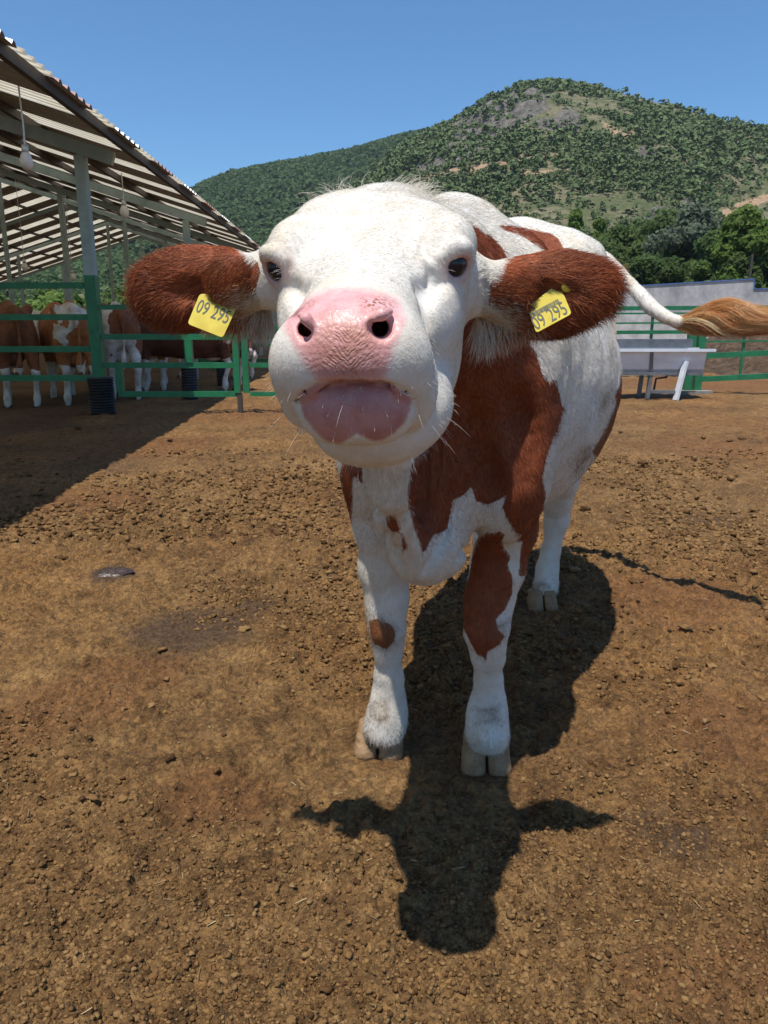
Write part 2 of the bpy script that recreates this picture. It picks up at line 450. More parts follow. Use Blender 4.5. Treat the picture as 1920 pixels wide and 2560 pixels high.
# nostrils: a comma-shaped opening under a fleshy fold
G.chain([PY(733, 778, .90), PY(742, 800, .868), PY(756, 824, .855), PY(770, 845, .862)], [.003, .0055, .0095, .0050], .005, sub=True)
G.chain([PY(760, 826, .858), PY(768, 820, .91)], [.0075, .010], .004, sub=True)
G.chain([PY(990, 764, .885), PY(986, 785, .868), PY(973, 808, .856), PY(953, 822, .850), PY(936, 820, .852)], [.003, .0055, .0095, .0115, .0085], .005, sub=True)
G.chain([PY(952, 822, .856), PY(946, 814, .92)], [.010, .012], .004, sub=True)
G.chain([PY(752, 787, .865), PY(766, 797, .855), PY(778, 815, .855)], [.004, .0055, .004], .006)
G.chain([PY(975, 778, .868), PY(955, 785, .855), PY(933, 795, .852)], [.004, .006, .004], .006)
# eyes
EYES = [H(-.1205, .002, .002), H(.116, .002, -.001)]
# ears
EARS = []
def ear(cpx, cpy, d, L, Hh, tilt, sgn, basepx, based, dip):
    c = P(cpx, cpy, d); a = math.radians(tilt)
    fwd = -.24 if sgn > 0 else .12
    ex = np.array([math.cos(a), fwd, math.sin(a)]); ex /= np.linalg.norm(ex)
    nrm = np.array([0, -1.0, -.05]); nrm -= ex * (nrm @ ex); nrm /= np.linalg.norm(nrm)
    ez = np.cross(ex, nrm); ez = ez if ez[2] > 0 else -ez
    R = np.stack([ex, nrm, ez], 1)
    EARS.append((c, R, L, Hh, sgn))
    b = P(*basepx, based)
    mid = c - ex * sgn * L * .55
    G.chain([b, mid, c], [.042, .040, .026], .035)
    G.ell(c, (L, .016, Hh), .025, R)
    G.ell(c - ez * .016 - ex * sgn * L * .22, (L * .78, .015, Hh * .82), .02, R)
    G.ell(c - ex * sgn * L * .15 + nrm * .0, (L * .8, .017, Hh * .8), .02, R)
    # hollow of the cup
    G.ell(c + nrm * .031 + ez * dip, (L * .70, .013, Hh * .40), .006, R, sub=True)
ear(490, 718, 1.17, .087, .060, 3, -1, (668, 700), 1.13, -.004)
ear(1378, 730, 1.17, .092, .060, 5, 1, (1180, 715), 1.15, -.002)
# eye sockets and lids
ENRM = []
for i, sgn in ((0, -1), (1, 1)):
    e = EYES[i]; en = HR @ np.array([sgn * .62, .74, .05]); en /= np.linalg.norm(en); ENRM.append(en)
    eu = HR @ np.array([0, -.1, 1.0]); eu -= en * (eu @ en); eu /= np.linalg.norm(eu); es = np.cross(eu, en)
    o = e + en * .006
    G.ell(o + en * .012, (.0185, .024, .0195), .007, np.stack([es, en, eu], 1), sub=True)
    ring = [o + en * .004 + es * (.0218 * math.cos(t)) + eu * (.0190 * math.sin(t)) for t in np.linspace(0, 2 * math.pi, 13)]
    G.chain(ring[:7], [.003, .004, .005, .0055, .005, .004, .003], .006)
    G.chain(ring[6:], [.003, .003, .0035, .0035, .0035, .003, .003], .006)
    G.chain([o + en * .003 - es * .022 + eu * .016, o + en * .006 - es * .010 + eu * .023, o + en * .006 + es * .010 + eu * .023, o + en * .003 + es * .022 + eu * .016], [.004, .0065, .0065, .004] if sgn > 0 else [.003, .0055, .005, .003], .014)
def raydepth(px, py, d0=.7, d1=2.3):
    dd = np.arange(d0, d1, .001); pp = np.stack([P(px, py, q) for q in dd]); f = G.sample(pp)
    i = np.argmax(f < 0); return dd[i] if f[i] < 0 else d1
def crease(pts, r, k, sub=True, off=0.0):
    q = []
    for (x0, y0), (x1, y1) in zip(pts[:-1], pts[1:]):
        for t in (0, .5): q.append((x0 + (x1 - x0) * t, y0 + (y1 - y0) * t))
    q.append(pts[-1]); n = len(q)
    W = [P(x, y, raydepth(x, y) + off) for x, y in q]
    G.chain(W, [r * (.35 + .65 * math.sin(math.pi * (i + .6) / (n + .2))) for i in range(n)], k, sub=sub)
crease([(742, 1020), (743, 992), (765, 974), (800, 962), (850, 955), (907, 953), (950, 957), (985, 966), (1015, 980), (1034, 1000), (1036, 1025)], .0034, .003)
crease([(735, 585), (752, 612), (750, 640)], .001, .008)
crease([(1056, 600), (1054, 625), (1068, 645)], .001, .008)
crease([(1070, 668), (1080, 690), (1066, 716)], .0015, .010)
crease([(935, 1265), (962, 1330), (986, 1380), (1004, 1422)], .008, .02)
crease([(1064, 1430), (1084, 1400), (1110, 1350), (1128, 1290)], .007, .02)
crease([(1140, 1400), (1175, 1350), (1205, 1325)], .008, .02)
crease([(1300, 1000), (1320, 1100), (1325, 1200)], .004, .05)
crease([(1180, 1010), (1200, 1120), (1240, 1230)], .005, .05)
crease([(860, 500), (900, 496), (950, 500)], .004, .012)
crease([(882, 1035), (887, 1060), (891, 1086)], .0022, .006)
crease([(1200, 690), (1205, 730), (1195, 775)], .004, .008)
crease([(1218, 690), (1222, 730), (1214, 770)], .003, .008)
# nothing of the skin goes below the coronet: the hooves are parts of their own
G.F = smax(G.F, (.050 - G.ax[2]).astype(np.float32)[None, None, :] + 0 * G.F, .008)
V, Q = G.mesh()
print('sdf', time.time() - T0, len(V), len(Q), G.F.size)
V = relax(V, Q, 1, .4)
N = vnormals(V, Q)
# small muscle and skin unevenness
hl_ = (V - HO) @ HR
isH = (hl_[:, 1] > -.36) & (V[:, 2] > .88) & (V[:, 1] < 1.46)
D = fbm(V[:, 0] * 6, V[:, 1] * 6, V[:, 2] * 6, 3, 3) * .010 * (~isH) + fbm(V[:, 0] * 22, V[:, 1] * 22, V[:, 2] * 22, 3, 9) * np.where(isH, .0016, .0035)
V = V + N * D[:, None]
N = vnormals(V, Q)
# ------------------------------------------------------------------ coat pattern: outlines measured on the animal, stored as distances on its skin
BROWN = [
 [(1066,504),(1119,528),(1175,561),(1223,587),(1255,619),(1274,657),(1292,760),(1300,830),(1322,862),(1340,880),(1350,917),(1360,948),(1371,956),(1388,947),(1398,977),(1403,1005),(1410,1020),(1402,1049),(1395,1075),(1382,1096),(1366,1144),(1356,1196),
  (1365,1240),(1350,1322),(1335,1380),(1312,1440),(1296,1440),(1301,1380),(1306,1355),(1296,1345),(1304,1338),(1289,1331),(1270,1302),(1256,1269),(1268,1235),(1245,1252),(1219,1262),(1190,1252),(1178,1216),(1160,1238),(1133,1250),(1123,1293),(1119,1322),(1100,1332),(1084,1336),(1066,1372),(1056,1384),(1048,1350),(1036,1327),(1022,1269),(1019,1220),(1031,1153),(1090,1100),(1110,1000),(1110,700),(1060,540)],
 [(1200,1341),(1218,1330),(1234,1334),(1248,1328),(1263,1336),(1256,1352),(1260,1370),(1275,1389),(1270,1413),(1282,1447),(1280,1486),(1263,1524),(1239,1548),(1246,1575),(1263,1590),(1248,1612),(1219,1630),(1215,1654),(1205,1640),(1195,1640),(1176,1606),(1140,1534),(1140,1450),(1185,1380)],
 [(856,1150),(905,1165),(908,1213),(892,1195),(884,1190),(880,1215),(882,1250),(878,1300),(860,1300),(850,1200)],
 [(966,1288),(986,1286),(993,1307),(1000,1331),(990,1327),(978,1331),(968,1312)],
 [(1002,1330),(1012,1345),(1018,1368),(1008,1378),(1003,1358)],
 [(1245,566),(1275,563),(1318,571),(1378,584),(1398,598),(1410,625),(1385,640),(1345,618),(1320,600),(1286,583),(1262,577)],
 [(1600,880),(1556,932),(1549,960),(1537,989),(1540,1010),(1520,1060),(1505,1090),(1480,1130),(1500,1150),(1600,1100)],
 [(923,1553),(945,1546),(955,1560),(970,1557),(986,1570),(988,1590),(983,1606),(966,1623),(948,1615),(936,1611),(925,1582)],
]
EARP = [[(200,640),(330,560),(430,540),(560,590),(645,655),(652,680),(640,720),(628,770),(600,800),(560,850),(430,900),(200,900)],
        [(1258,652),(1330,610),(1450,560),(1700,600),(1700,900),(1300,900),(1285,850),(1262,800),(1222,765),(1216,730),(1232,700)]]
PINK = [[(729,774),(766,745),(814,726),(872,719),(925,727),(965,738),(992,748),(1003,768),(1012,800),(1000,830),(982,868),(972,910),(962,944),(945,952),(900,949),(850,950),(812,958),(795,950),(768,915),(735,860),(712,820),(714,790)]]
LIP = [[(744,984),(793,958),(850,948),(907,946),(978,957),(1031,996),(1025,1030),(1012,1058),(986,1084),(955,1102),(930,1103),(908,1092),(893,1084),(875,1096),(848,1110),(820,1105),(795,1088),(761,1045)]]
def maxsd(pts, polys, clip=60.0): return np.max([polysd(pts, p, clip) for p in polys], 0)
def skin_attrs(V, N):
    pj = proj(V); hl = (V - HO) @ HR
    isH = (hl[:, 1] > -.34) & (V[:, 2] > .93) & (V[:, 1] < 1.40)
    tail = (V[:, 0] > .93)
    b = maxsd(pj, BROWN)
    # legs: the patches of the fore legs stay off the hind ones
    far = V[:, 1] > 2.35
    b = np.where(far & (pj[:, 1] > 1170), -60, b)
    b = np.where(tail, -60, b)
    b = np.where(isH, maxsd(pj, EARP), b)
    eard = np.minimum(np.linalg.norm(V - EARS[0][0], axis=1), np.linalg.norm(V - EARS[1][0], axis=1))
    p = np.where(isH, polysd(pj, PINK[0]), -60); l = np.where(isH, polysd(pj, LIP[0]), -60)
    facing = (N @ HR[:, 1])
    p = np.where(hl[:, 1] < .10, -60, p)
    return b, p, l, isH, pj
aB, aP, aL, isH, pjv = skin_attrs(V, N)
def add_attr(me, nm, val):
    a = me.attributes.new(nm, 'FLOAT', 'POINT'); a.data.foreach_set('value', np.asarray(val, dtype=np.float32))
# ------------------------------------------------------------------ the cow: skin material, parts, hair
DIRT = [[(915,1545),(955,1540),(995,1570),(992,1612),(966,1632),(925,1600)],[(925,1752),(965,1745),(975,1790),(960,1812),(920,1806)],[(1188,1770),(1248,1762),(1250,1808),(1190,1812)],[(905,1835),(925,1825),(940,1845),(915,1860)],[(1430,1160),(1455,1120),(1500,1105),(1530,1040),(1545,1060),(1500,1130),(1440,1190)],
        [(945,1548),(990,1560),(1000,1600),(970,1575)],[(1325,1460),(1365,1450),(1380,1490),(1330,1500)],[(1240,1560),(1275,1545),(1262,1600),(1246,1590)],[(1505,990),(1530,975),(1530,1000),(1500,1030)]]
def skin_mat(name, hair=False):
    m = NT(name)
    br = m.attr('brown').outputs['Fac']; pk = m.attr('pink').outputs['Fac']; lp = m.attr('lip').outputs['Fac']; dt = m.attr('dirt').outputs['Fac']; ey = m.attr('eyepink').outputs['Fac']
    n1 = m.noise(260, 3, .6); n2 = m.noise(35, 5, .6); n3 = m.noise(9, 4, .5)
    st = m.noise(1.0, 4, .6, m.map(m.pos(), (420, 420, 60)))
    jit = m.math('MULTIPLY', m.math('SUBTRACT', n1, .5), 9.0); jit2 = m.math('MULTIPLY', m.math('SUBTRACT', n2, .5), 5.0)
    brj = m.math('ADD', m.math('ADD', br, jit), jit2)
    white = m.ramp(m.math('ADD', m.math('MULTIPLY', n3, .6), m.math('MULTIPLY', n2, .4)), [(.35, (.58, .51, .40)), (.5, (.66, .62, .555)), (.65, (.69, .67, .63))])
    brown = m.ramp(m.math('ADD', m.math('MULTIPLY', st, .6), m.math('MULTIPLY', n2, .4)), [(.3, (.12, .026, .008)), (.5, (.20, .047, .014)), (.7, (.28, .078, .026))])
    c = m.mix(m.sstep(brj, -1.5, 1.5), white, brown)
    dmask = m.math('MULTIPLY', m.sstep(m.math('ADD', dt, m.math('MULTIPLY', jit2, 1.6)), -12, 14), m.ramp(n2, [(.35, 0.1), (.6, .75)]))
    c = m.mix(dmask, c, (.15, .078, .028))
    c = m.mix(m.math('MULTIPLY', ey, .85), c, (.50, .24, .21))
    pcol = m.ramp(n2, [(.35, (.66, .31, .30)), (.6, (.74, .42, .41))])
    low = m.attr('padlow').outputs['Fac']
    pcol = m.mix(m.math('MULTIPLY', low, m.ramp(m.noise(60, 4, .6), [(.35, .35), (.6, .9)])), pcol, (.46, .21, .15))
    spots = m.math('MULTIPLY', m.attr('spots').outputs['Fac'], m.ramp(m.noise(230, 2, .5), [(.52, 0), (.6, 1)]))
    pcol = m.mix(spots, pcol, (.25, .10, .05))
    pm = m.sstep(m.math('ADD', pk, m.math('MULTIPLY', jit, 2.2)), -16, 14)
    c = m.mix(pm, c, pcol)
    lcol = m.ramp(n2, [(.35, (.38, .17, .16)), (.6, (.48, .25, .24))])
    lm = m.sstep(m.math('ADD', lp, m.math('MULTIPLY', jit, 1.2)), -5, 6)
    c = m.mix(lm, c, lcol)
    nos = m.attr('nostril').outputs['Fac']
    c = m.mix(nos, c, (.16, .02, .03))
    # ridged skin of the nose pad: wavy chevrons and pebbles
    pu = m.attr('pu').outputs['Fac']; pv = m.attr('pv').outputs['Fac']
    wob = m.math('MULTIPLY', m.math('SUBTRACT', m.noise(60, 5, .7), .5), 8.0)
    ph = m.math('ADD', m.math('MULTIPLY', m.math('SUBTRACT', pv, m.math('MULTIPLY', m.math('ABSOLUTE', pu), 1.1)), 6.28318 / .0062), m.math('MULTIPLY', wob, 2.6))
    rid = m.math('MULTIPLY_ADD', m.math('SINE', ph), .5, .5)
    vo = m.n('ShaderNodeTexVoronoi'); vo.inputs['Scale'].default_value = 170; m.l(m.pos(), vo.inputs['Vector'])
    peb = m.math('SUBTRACT', 1.0, vo.outputs['Distance'])
    hgt = m.mix(m.math('MULTIPLY', m.attr('padmid').outputs['Fac'], m.ramp(m.noise(90, 2), [(.40, .0), (.62, .75)])), peb, rid)
    wr = m.math('MULTIPLY', m.math('MULTIPLY', pm, low), hgt)
    b1 = m.bump(m.math('ADD', m.math('MULTIPLY', st, .3), m.math('MULTIPLY', n1, m.math('ADD', 1.0, m.math('MULTIPLY', pm, .7)))), .4, .0015)
    b2 = m.bump(wr, .9, .0015, b1)
    groove = m.math('MULTIPLY', m.math('SUBTRACT', 1.0, hgt), m.math('MULTIPLY', pm, low))
    c = m.mix(m.math('MULTIPLY', groove, .35), c, (.22, .07, .05))
    rough = m.mix(m.math('MAXIMUM', pm, m.math('MULTIPLY', lm, .8)), (.75,) * 3, m.mix(low, m.ramp(m.noise(120, 2, .5), [(.4, .16), (.6, .45)]), (.5,) * 3))
    m.set(Base_Color=c, Normal=b2, Roughness=m.math('MULTIPLY', rough, 1.0))
    m.b.inputs['Specular IOR Level'].default_value = .45
    m.b.inputs['Subsurface Weight'].default_value = 0.12; m.b.inputs['Subsurface Radius'].default_value = (.012, .004, .003); m.b.inputs['Subsurface Scale'].default_value = .5
    return m.m
cow = empty('cow', BASE)
tag(cow, 'big white and rusty brown cow facing the viewer with its pink muzzle raised', 'cow')
M_skin = skin_mat('cow_skin')
body = mesh_obj('body', V - BASE, Q, M_skin, cow, smooth=True)
me = body.data
add_attr(me, 'brown', aB); add_attr(me, 'pink', aP); add_attr(me, 'lip', aL)
add_attr(me, 'dirt', np.where(isH, -60, maxsd(pjv, DIRT)))
hlv = (V - HO) @ HR
dE = np.minimum(np.linalg.norm(V - EYES[0], axis=1), np.linalg.norm(V - EYES[1], axis=1))
add_attr(me, 'eyepink', np.clip((.034 - dE) / .010, 0, 1) * .8)
padc = np.array([880., 850.])
sc_ = .87 / FPX
add_attr(me, 'pu', (pjv[:, 0] - 870) * sc_); add_attr(me, 'pv', (930 - pjv[:, 1]) * sc_)
add_attr(me, 'padlow', np.clip((pjv[:, 1] - 775) / 55, 0, 1) * np.clip(1.25 - np.abs(pjv[:, 0] - 868) / 110, 0, 1) * np.clip((965 - pjv[:, 1]) / 40, 0, 1) * (pjv[:, 1] > 700))
add_attr(me, 'padmid', np.clip((pjv[:, 1] - 815) / 15, 0, 1) * np.clip(1.7 - np.abs(pjv[:, 0] - 868) / 45, 0, 1))
add_attr(me, 'spots', np.clip(1.4 - np.hypot((pjv[:, 0] - 945) / 42, (pjv[:, 1] - 758) / 22), 0, 1) * isH + .6 * np.clip(1.3 - np.hypot((pjv[:, 0] - 775) / 30, (pjv[:, 1] - 755) / 14), 0, 1) * isH)
nd = np.minimum(np.linalg.norm(V - PY(765, 815, .91), axis=1), np.linalg.norm(V - PY(946, 810, .925), axis=1))
add_attr(me, 'nostril', np.clip((.024 - nd) / .008, 0, 1))
# eyes
me_ = NT('cow_eye'); me_.set(Base_Color=me_.ramp(me_.noise(60, 2), [(.4, (.012, .012, .02)), (.7, (.03, .022, .025))]), Roughness=.04); me_.b.inputs['Specular IOR Level'].default_value = .35
for e, n in zip(EYES, ENRM):
    m_ = MB(); R = 0.0198; nu, nv = 24, 14; Vv = []; Ff = []
    for i in range(nv + 1):
        for j in range(nu):
            a = math.pi * i / nv; b = 2 * math.pi * j / nu
            Vv.append((R * math.sin(a) * math.cos(b), R * math.sin(a) * math.sin(b), R * math.cos(a)))
    for i in range(nv):
        for j in range(nu): Ff.append((i * nu + j, (i + 1) * nu + j, (i + 1) * nu + (j + 1) % nu, i * nu + (j + 1) % nu))
    Vv = np.array(Vv) + (e - n * .0012) - BASE
    mesh_obj('eye', Vv, Ff, me_.m, cow, smooth=True)
# hooves: two claws each
mh = NT('hoof_horn')
hc_ = mh.ramp(mh.math('ADD', mh.math('MULTIPLY', mh.noise(30, 5, .65), .6), mh.math('MULTIPLY', mh.noise(220, 3, .6), .4)), [(.3, (.13, .072, .034)), (.5, (.26, .16, .08)), (.7, (.37, .25, .13))])
mh.set(Base_Color=hc_, Roughness=.7, Normal=mh.bump(mh.math('ADD', mh.noise(250, 4), mh.noise(1, 2, .5, mh.map(mh.pos(), (15, 15, 300)))), .5, .002))
def hoof(cx, cy, ang, wd, ln, ht, top, splay=0.10):
    g = Field(nax(cx - .12, cx + .12, [(cx + .12, .003)]), nax(cy - .14, cy + .12, [(cy + .12, .003)]), nax(-.03, .14, [(.14, .003)]))
    ca, sa = math.cos(ang), math.sin(ang)
    def T(x, y, z): return (cx + x * ca + y * sa, cy - x * sa + y * ca, z)
    for sg in (-1, 1):
        a2 = ang + sg * -splay
        Rm = np.array([[math.cos(a2), math.sin(a2), 0], [-math.sin(a2), math.cos(a2), 0], [0, 0, 1.0]])
        for j in (-1, 0, 1):
            g.cone(T(sg * wd * .20 + j * wd * .045, .022, ht * .86), T(sg * wd * .245 + j * wd * .085, -ln * .22 + abs(j) * .010, .004), wd * .20, wd * .185, .014)
        g.ell(T(sg * wd * .22, .030, .020), (wd * .25, ln * .42, ht * .5), .015, Rm)
    g.op(lambda X, Y, Z: (Z - top + (Y - cy) * .12 - .05 * np.abs(X - cx) + 0 * X + 0 * Y).astype(np.float32) * -1, (cx - .2, cy - .2, -.1), (cx + .2, cy + .2, .2), .006, sub=True)
    g.F = smax(g.F, (-.012 - g.ax[2]).astype(np.float32)[None, None, :] + 0 * g.F, .004)
    # slit between the claws
    g.op(lambda X, Y, Z: (np.abs((X - cx) * ca - (Y - cy) * sa) - .0028 - .02 * np.clip(-((X - cx) * sa + (Y - cy) * ca), 0, .1) + 0 * Z).astype(np.float32), (cx - .01, cy - .14, -.1), (cx + .01, cy + .02, .2), .005, sub=True)
    v, q = g.mesh(); v = relax(v, q, 2, .5)
    n = vnormals(v, q); v = v + n * (fbm(v[:, 0] * 30, v[:, 1] * 30, v[:, 2] * 90, 3, 4) * .0018)[:, None]
    o = mesh_obj('hoof', v - BASE, q, mh.m, cow, smooth=True); return o
pL = PG(948, 1905); pR = PG(1221, 1948); pH = PG(1362, 1532)
hoof(pL[0], pL[1] + .062, .16, .134, .135, .082, .078)
hoof(pR[0], pR[1] + .062, .0, .130, .135, .086, .082)
hoof(pH[0], pH[1] + .055, -.1, .120, .125, .082, .075)
h4 = BW(1.30, -.15, 0); hoof(h4[0], h4[1] - .02, .2, .12, .125, .082, .075)
# ------------------------------------------------------------------ hair
tri = np.concatenate([Q[:, [0, 1, 2]], Q[:, [0, 2, 3]]])
A_, B_, C_ = V[tri[:, 0]], V[tri[:, 1]], V[tri[:, 2]]
tarea = np.linalg.norm(np.cross(B_ - A_, C_ - A_), axis=1) / 2
tcen = (A_ + B_ + C_) / 3
tN = vnormals(V, Q)[tri].mean(1)
camp = np.array([0, 0, CAMH])
facing = ((camp - tcen) * tN).sum(1) / np.linalg.norm(camp - tcen, axis=1)
def scatter(weight, n, seed=1):
    r = np.random.default_rng(seed); p = tarea * weight; p = p / p.sum()
    t = r.choice(len(tri), n, p=p)
    u, v = r.random(n), r.random(n); f = u + v > 1; u[f], v[f] = 1 - u[f], 1 - v[f]
    pos = A_[t] + (B_[t] - A_[t]) * u[:, None] + (C_[t] - A_[t]) * v[:, None]
    nn = N[tri[t, 0]] * (1 - u - v)[:, None] + N[tri[t, 1]] * u[:, None] + N[tri[t, 2]] * v[:, None]
    nn /= np.linalg.norm(nn, axis=1, keepdims=True)
    return pos, nn, t
def unit(v): return v / (np.linalg.norm(v, axis=-1, keepdims=True) + 1e-9)
def hair_obj(name, pts, rad, colr, mat, parent):
    """pts (n, k, 3) world"""
    n, k, _ = pts.shape
    hcd = bpy.data.hair_curves.new(name); hcd.add_curves([k] * n)
    hcd.attributes['position'].data.foreach_set('vector', (pts - BASE).astype(np.float32).ravel())
    ra = hcd.attributes.get('radius') or hcd.attributes.new('radius', 'FLOAT', 'POINT')
    prof = np.array([1.0, .95, .8, .55, .18, .1, .1, .1])[np.round(np.linspace(0, 4, k)).astype(int)]
    ra.data.foreach_set('value', (np.broadcast_to(np.asarray(rad).reshape(-1, 1), (n, 1)) * prof[None]).astype(np.float32).ravel())
    ca = hcd.attributes.new('hair_color', 'FLOAT_COLOR', 'CURVE')
    ca.data.foreach_set('color', np.concatenate([colr, np.ones((n, 1))], 1).astype(np.float32).ravel())
    hcd.materials.append(mat)
    o = bpy.data.objects.new(name, hcd); col.objects.link(o); o.parent = parent
    return o
def hair_mat(name, spec=.3, rough=.5):
    m = NT(name); m.set(Base_Color=m.attr('hair_color').outputs['Color'], Roughness=rough); m.b.inputs['Specular IOR Level'].default_value = spec
    return m.m
M_hair = hair_mat('cow_hair')
WH = np.array([.715, .68, .615]); TAN = np.array([.72, .60, .42]); BR = np.array([.26, .062, .018]); BRD = np.array([.13, .028, .009]); BRL = np.array([.44, .15, .050])
def coat_color(pos, r):
    pj = proj(pos); b = maxsd(pj, BROWN)
    hl = (pos - HO) @ HR; hh = (hl[:, 1] > -.34) & (pos[:, 2] > .93) & (pos[:, 1] < 1.40)
    b = np.where((pos[:, 1] > 2.35) & (pj[:, 1] > 1170), -60, b); b = np.where(pos[:, 0] > .93, -60, b)
    b = np.where(hh, maxsd(pj, EARP), b)
    b = b + r.normal(0, 3.0, len(pos)) + 5 * fbm(pos[:, 0] * 35, pos[:, 1] * 35, pos[:, 2] * 35, 2, 5)
    t = r.random((len(pos), 1))
    nz = (fbm(pos[:, 0] * 12, pos[:, 1] * 12, pos[:, 2] * 12, 3, 8)[:, None] * .5 + .5)
    wc = WH * (.80 + .27 * t) * (1 - .22 * np.clip(nz - .45, 0, 1) * np.array([[0.3, .8, 1.8]]))
    bc = BRD + (BR - BRD) * t * 1.2 + (BRL - BR) * np.clip(t - .7, 0, 1) * 1.8 * nz
    d = np.where(hh, -60, maxsd(pj, DIRT)); dm = ((d + r.normal(0, 14, len(pos))) > 2)[:, None] * (.45 + .5 * t)
    c = np.where(b[:, None] > 0, bc, wc)
    gr = np.clip(.15 + 1.1 * fbm(pos[:, 0] * 7, pos[:, 1] * 7, pos[:, 2] * 5, 3, 51), 0, 1) * np.clip(1.25 - pos[:, 2], 0, 1) * (~hh)
    c = c * (1 - gr[:, None] * np.array([[.35, .42, .55]]) * (.4 + .8 * t))
    return c * (1 - dm) + np.array([.19, .10, .036]) * dm, hh, pj, b
def bend(pos, nn, flow, L, lift, k, r, grav=0.0, curl=0.0):
    flow = flow - nn * (flow * nn).sum(1, keepdims=True)
    flow = unit(unit(flow) + r.normal(0, .22, flow.shape)); flow = unit(flow - nn * (flow * nn).sum(1, keepdims=True))
    side = np.cross(nn, flow); cu = r.normal(0, curl, (len(pos), 1)) if curl else 0
    pts = []
    for t in np.linspace(0, 1, k):
        pts.append(pos - nn * .0008 + flow * (L * t)[:, None] + nn * ((L[:, None] * lift) * (t - .45 * t * t) * 1.6) + side * (L * t * t)[:, None] * cu + np.array([0, 0, -1.0]) * (L * grav * t * t)[:, None])
    return np.stack(pts, 1)
r1 = np.random.default_rng(11)
# short coat of body and face
tj = proj(tcen); thl = (tcen - HO) @ HR
tH = (thl[:, 1] > -.34) & (tcen[:, 2] > .93) & (tcen[:, 1] < 1.40)
dear = np.full(len(tri), 9.0)
tear = np.zeros(len(tri), bool); tearu = np.zeros(len(tri))
for (c, R, L, Hh, sg) in EARS:
    q = (tcen - c) @ R; m_ = (q[:, 0] * sg > -L * 1.15) & (np.abs(q[:, 1]) < .09) & (np.abs(q[:, 2]) < .1) & tH & (np.abs(thl[:, 0]) > .15)
    tear |= m_; tearu = np.where(m_, q[:, 0] * sg / L, tearu)
deye = np.minimum(np.linalg.norm(tcen - EYES[0], axis=1), np.linalg.norm(tcen - EYES[1], axis=1))
bare = np.where(tH, np.maximum(polysd(tj, PINK[0]) + 6, polysd(tj, LIP[0])), -60) * (thl[:, 1] > .08)
bare_w = np.where(thl[:, 1] > .08, np.clip(-bare / 16, 0, 1), 1.0)
nst = np.minimum(np.linalg.norm(tcen - PY(765, 815, .91), axis=1), np.linalg.norm(tcen - PY(946, 810, .925), axis=1))
bare_w = bare_w * (nst > .026)
wface = (facing > -.25) * (~tear) * bare_w * np.clip((deye - .020) / .012, 0, 1)
dist = np.linalg.norm(tcen - camp, axis=1)
wgt = wface / dist ** 1.6
pos, nn, t_ = scatter(wgt, 230000, 5)
colr, hh, pj, bsd = coat_color(pos, r1)
hl = (pos - HO) @ HR
bw = np.array([math.sin(ANG), math.cos(ANG), 0])
rot = fbm(pos[:, 0] * 9, pos[:, 1] * 9, pos[:, 2] * 9, 2, 21)[:, None]
fbody = bw * .7 + np.array([0, 0, -1.0]) + np.array([1.0, 0, .3]) * rot * 1.6
fhead = -HR[:, 1] * .35 + np.array([0, 0, -.75]) + HR[:, 0] * np.clip(hl[:, :1] * 9, -.9, .9) + np.array([.8, 0, .5]) * rot * 1.2
flow = np.where(hh[:, None], fhead, fbody)
Lh = np.where(hh, .0062, .0105) * (.7 + .6 * r1.random(len(pos)))
top = hh & (hl[:, 1] < -.20); Lh = np.where(top, Lh * 1.8, Lh)
muz = hh & (hl[:, 1] > .12); Lh = np.where(muz, Lh * .8, Lh)
legz = (~hh) & (pos[:, 2] < .6) & (pos[:, 1] < 2.2); Lh = np.where(legz, Lh * .8, Lh)
cor = (~hh) & (pos[:, 2] < .11); Lh = np.where(cor, Lh * 1.8, Lh)
rd = np.where(hh, .00017, .00032)
hair_obj('coat', bend(pos, nn, flow, Lh, np.where(hh, .25, .30)[:, None], 4, r1), rd, colr, M_hair, cow)
TG = [((1340, 833), (1429, 785), (1409, 735), (1320, 768), (1392, 708)), ((469, 810), (557, 845), (590, 770), (500, 735), (556, 735))]
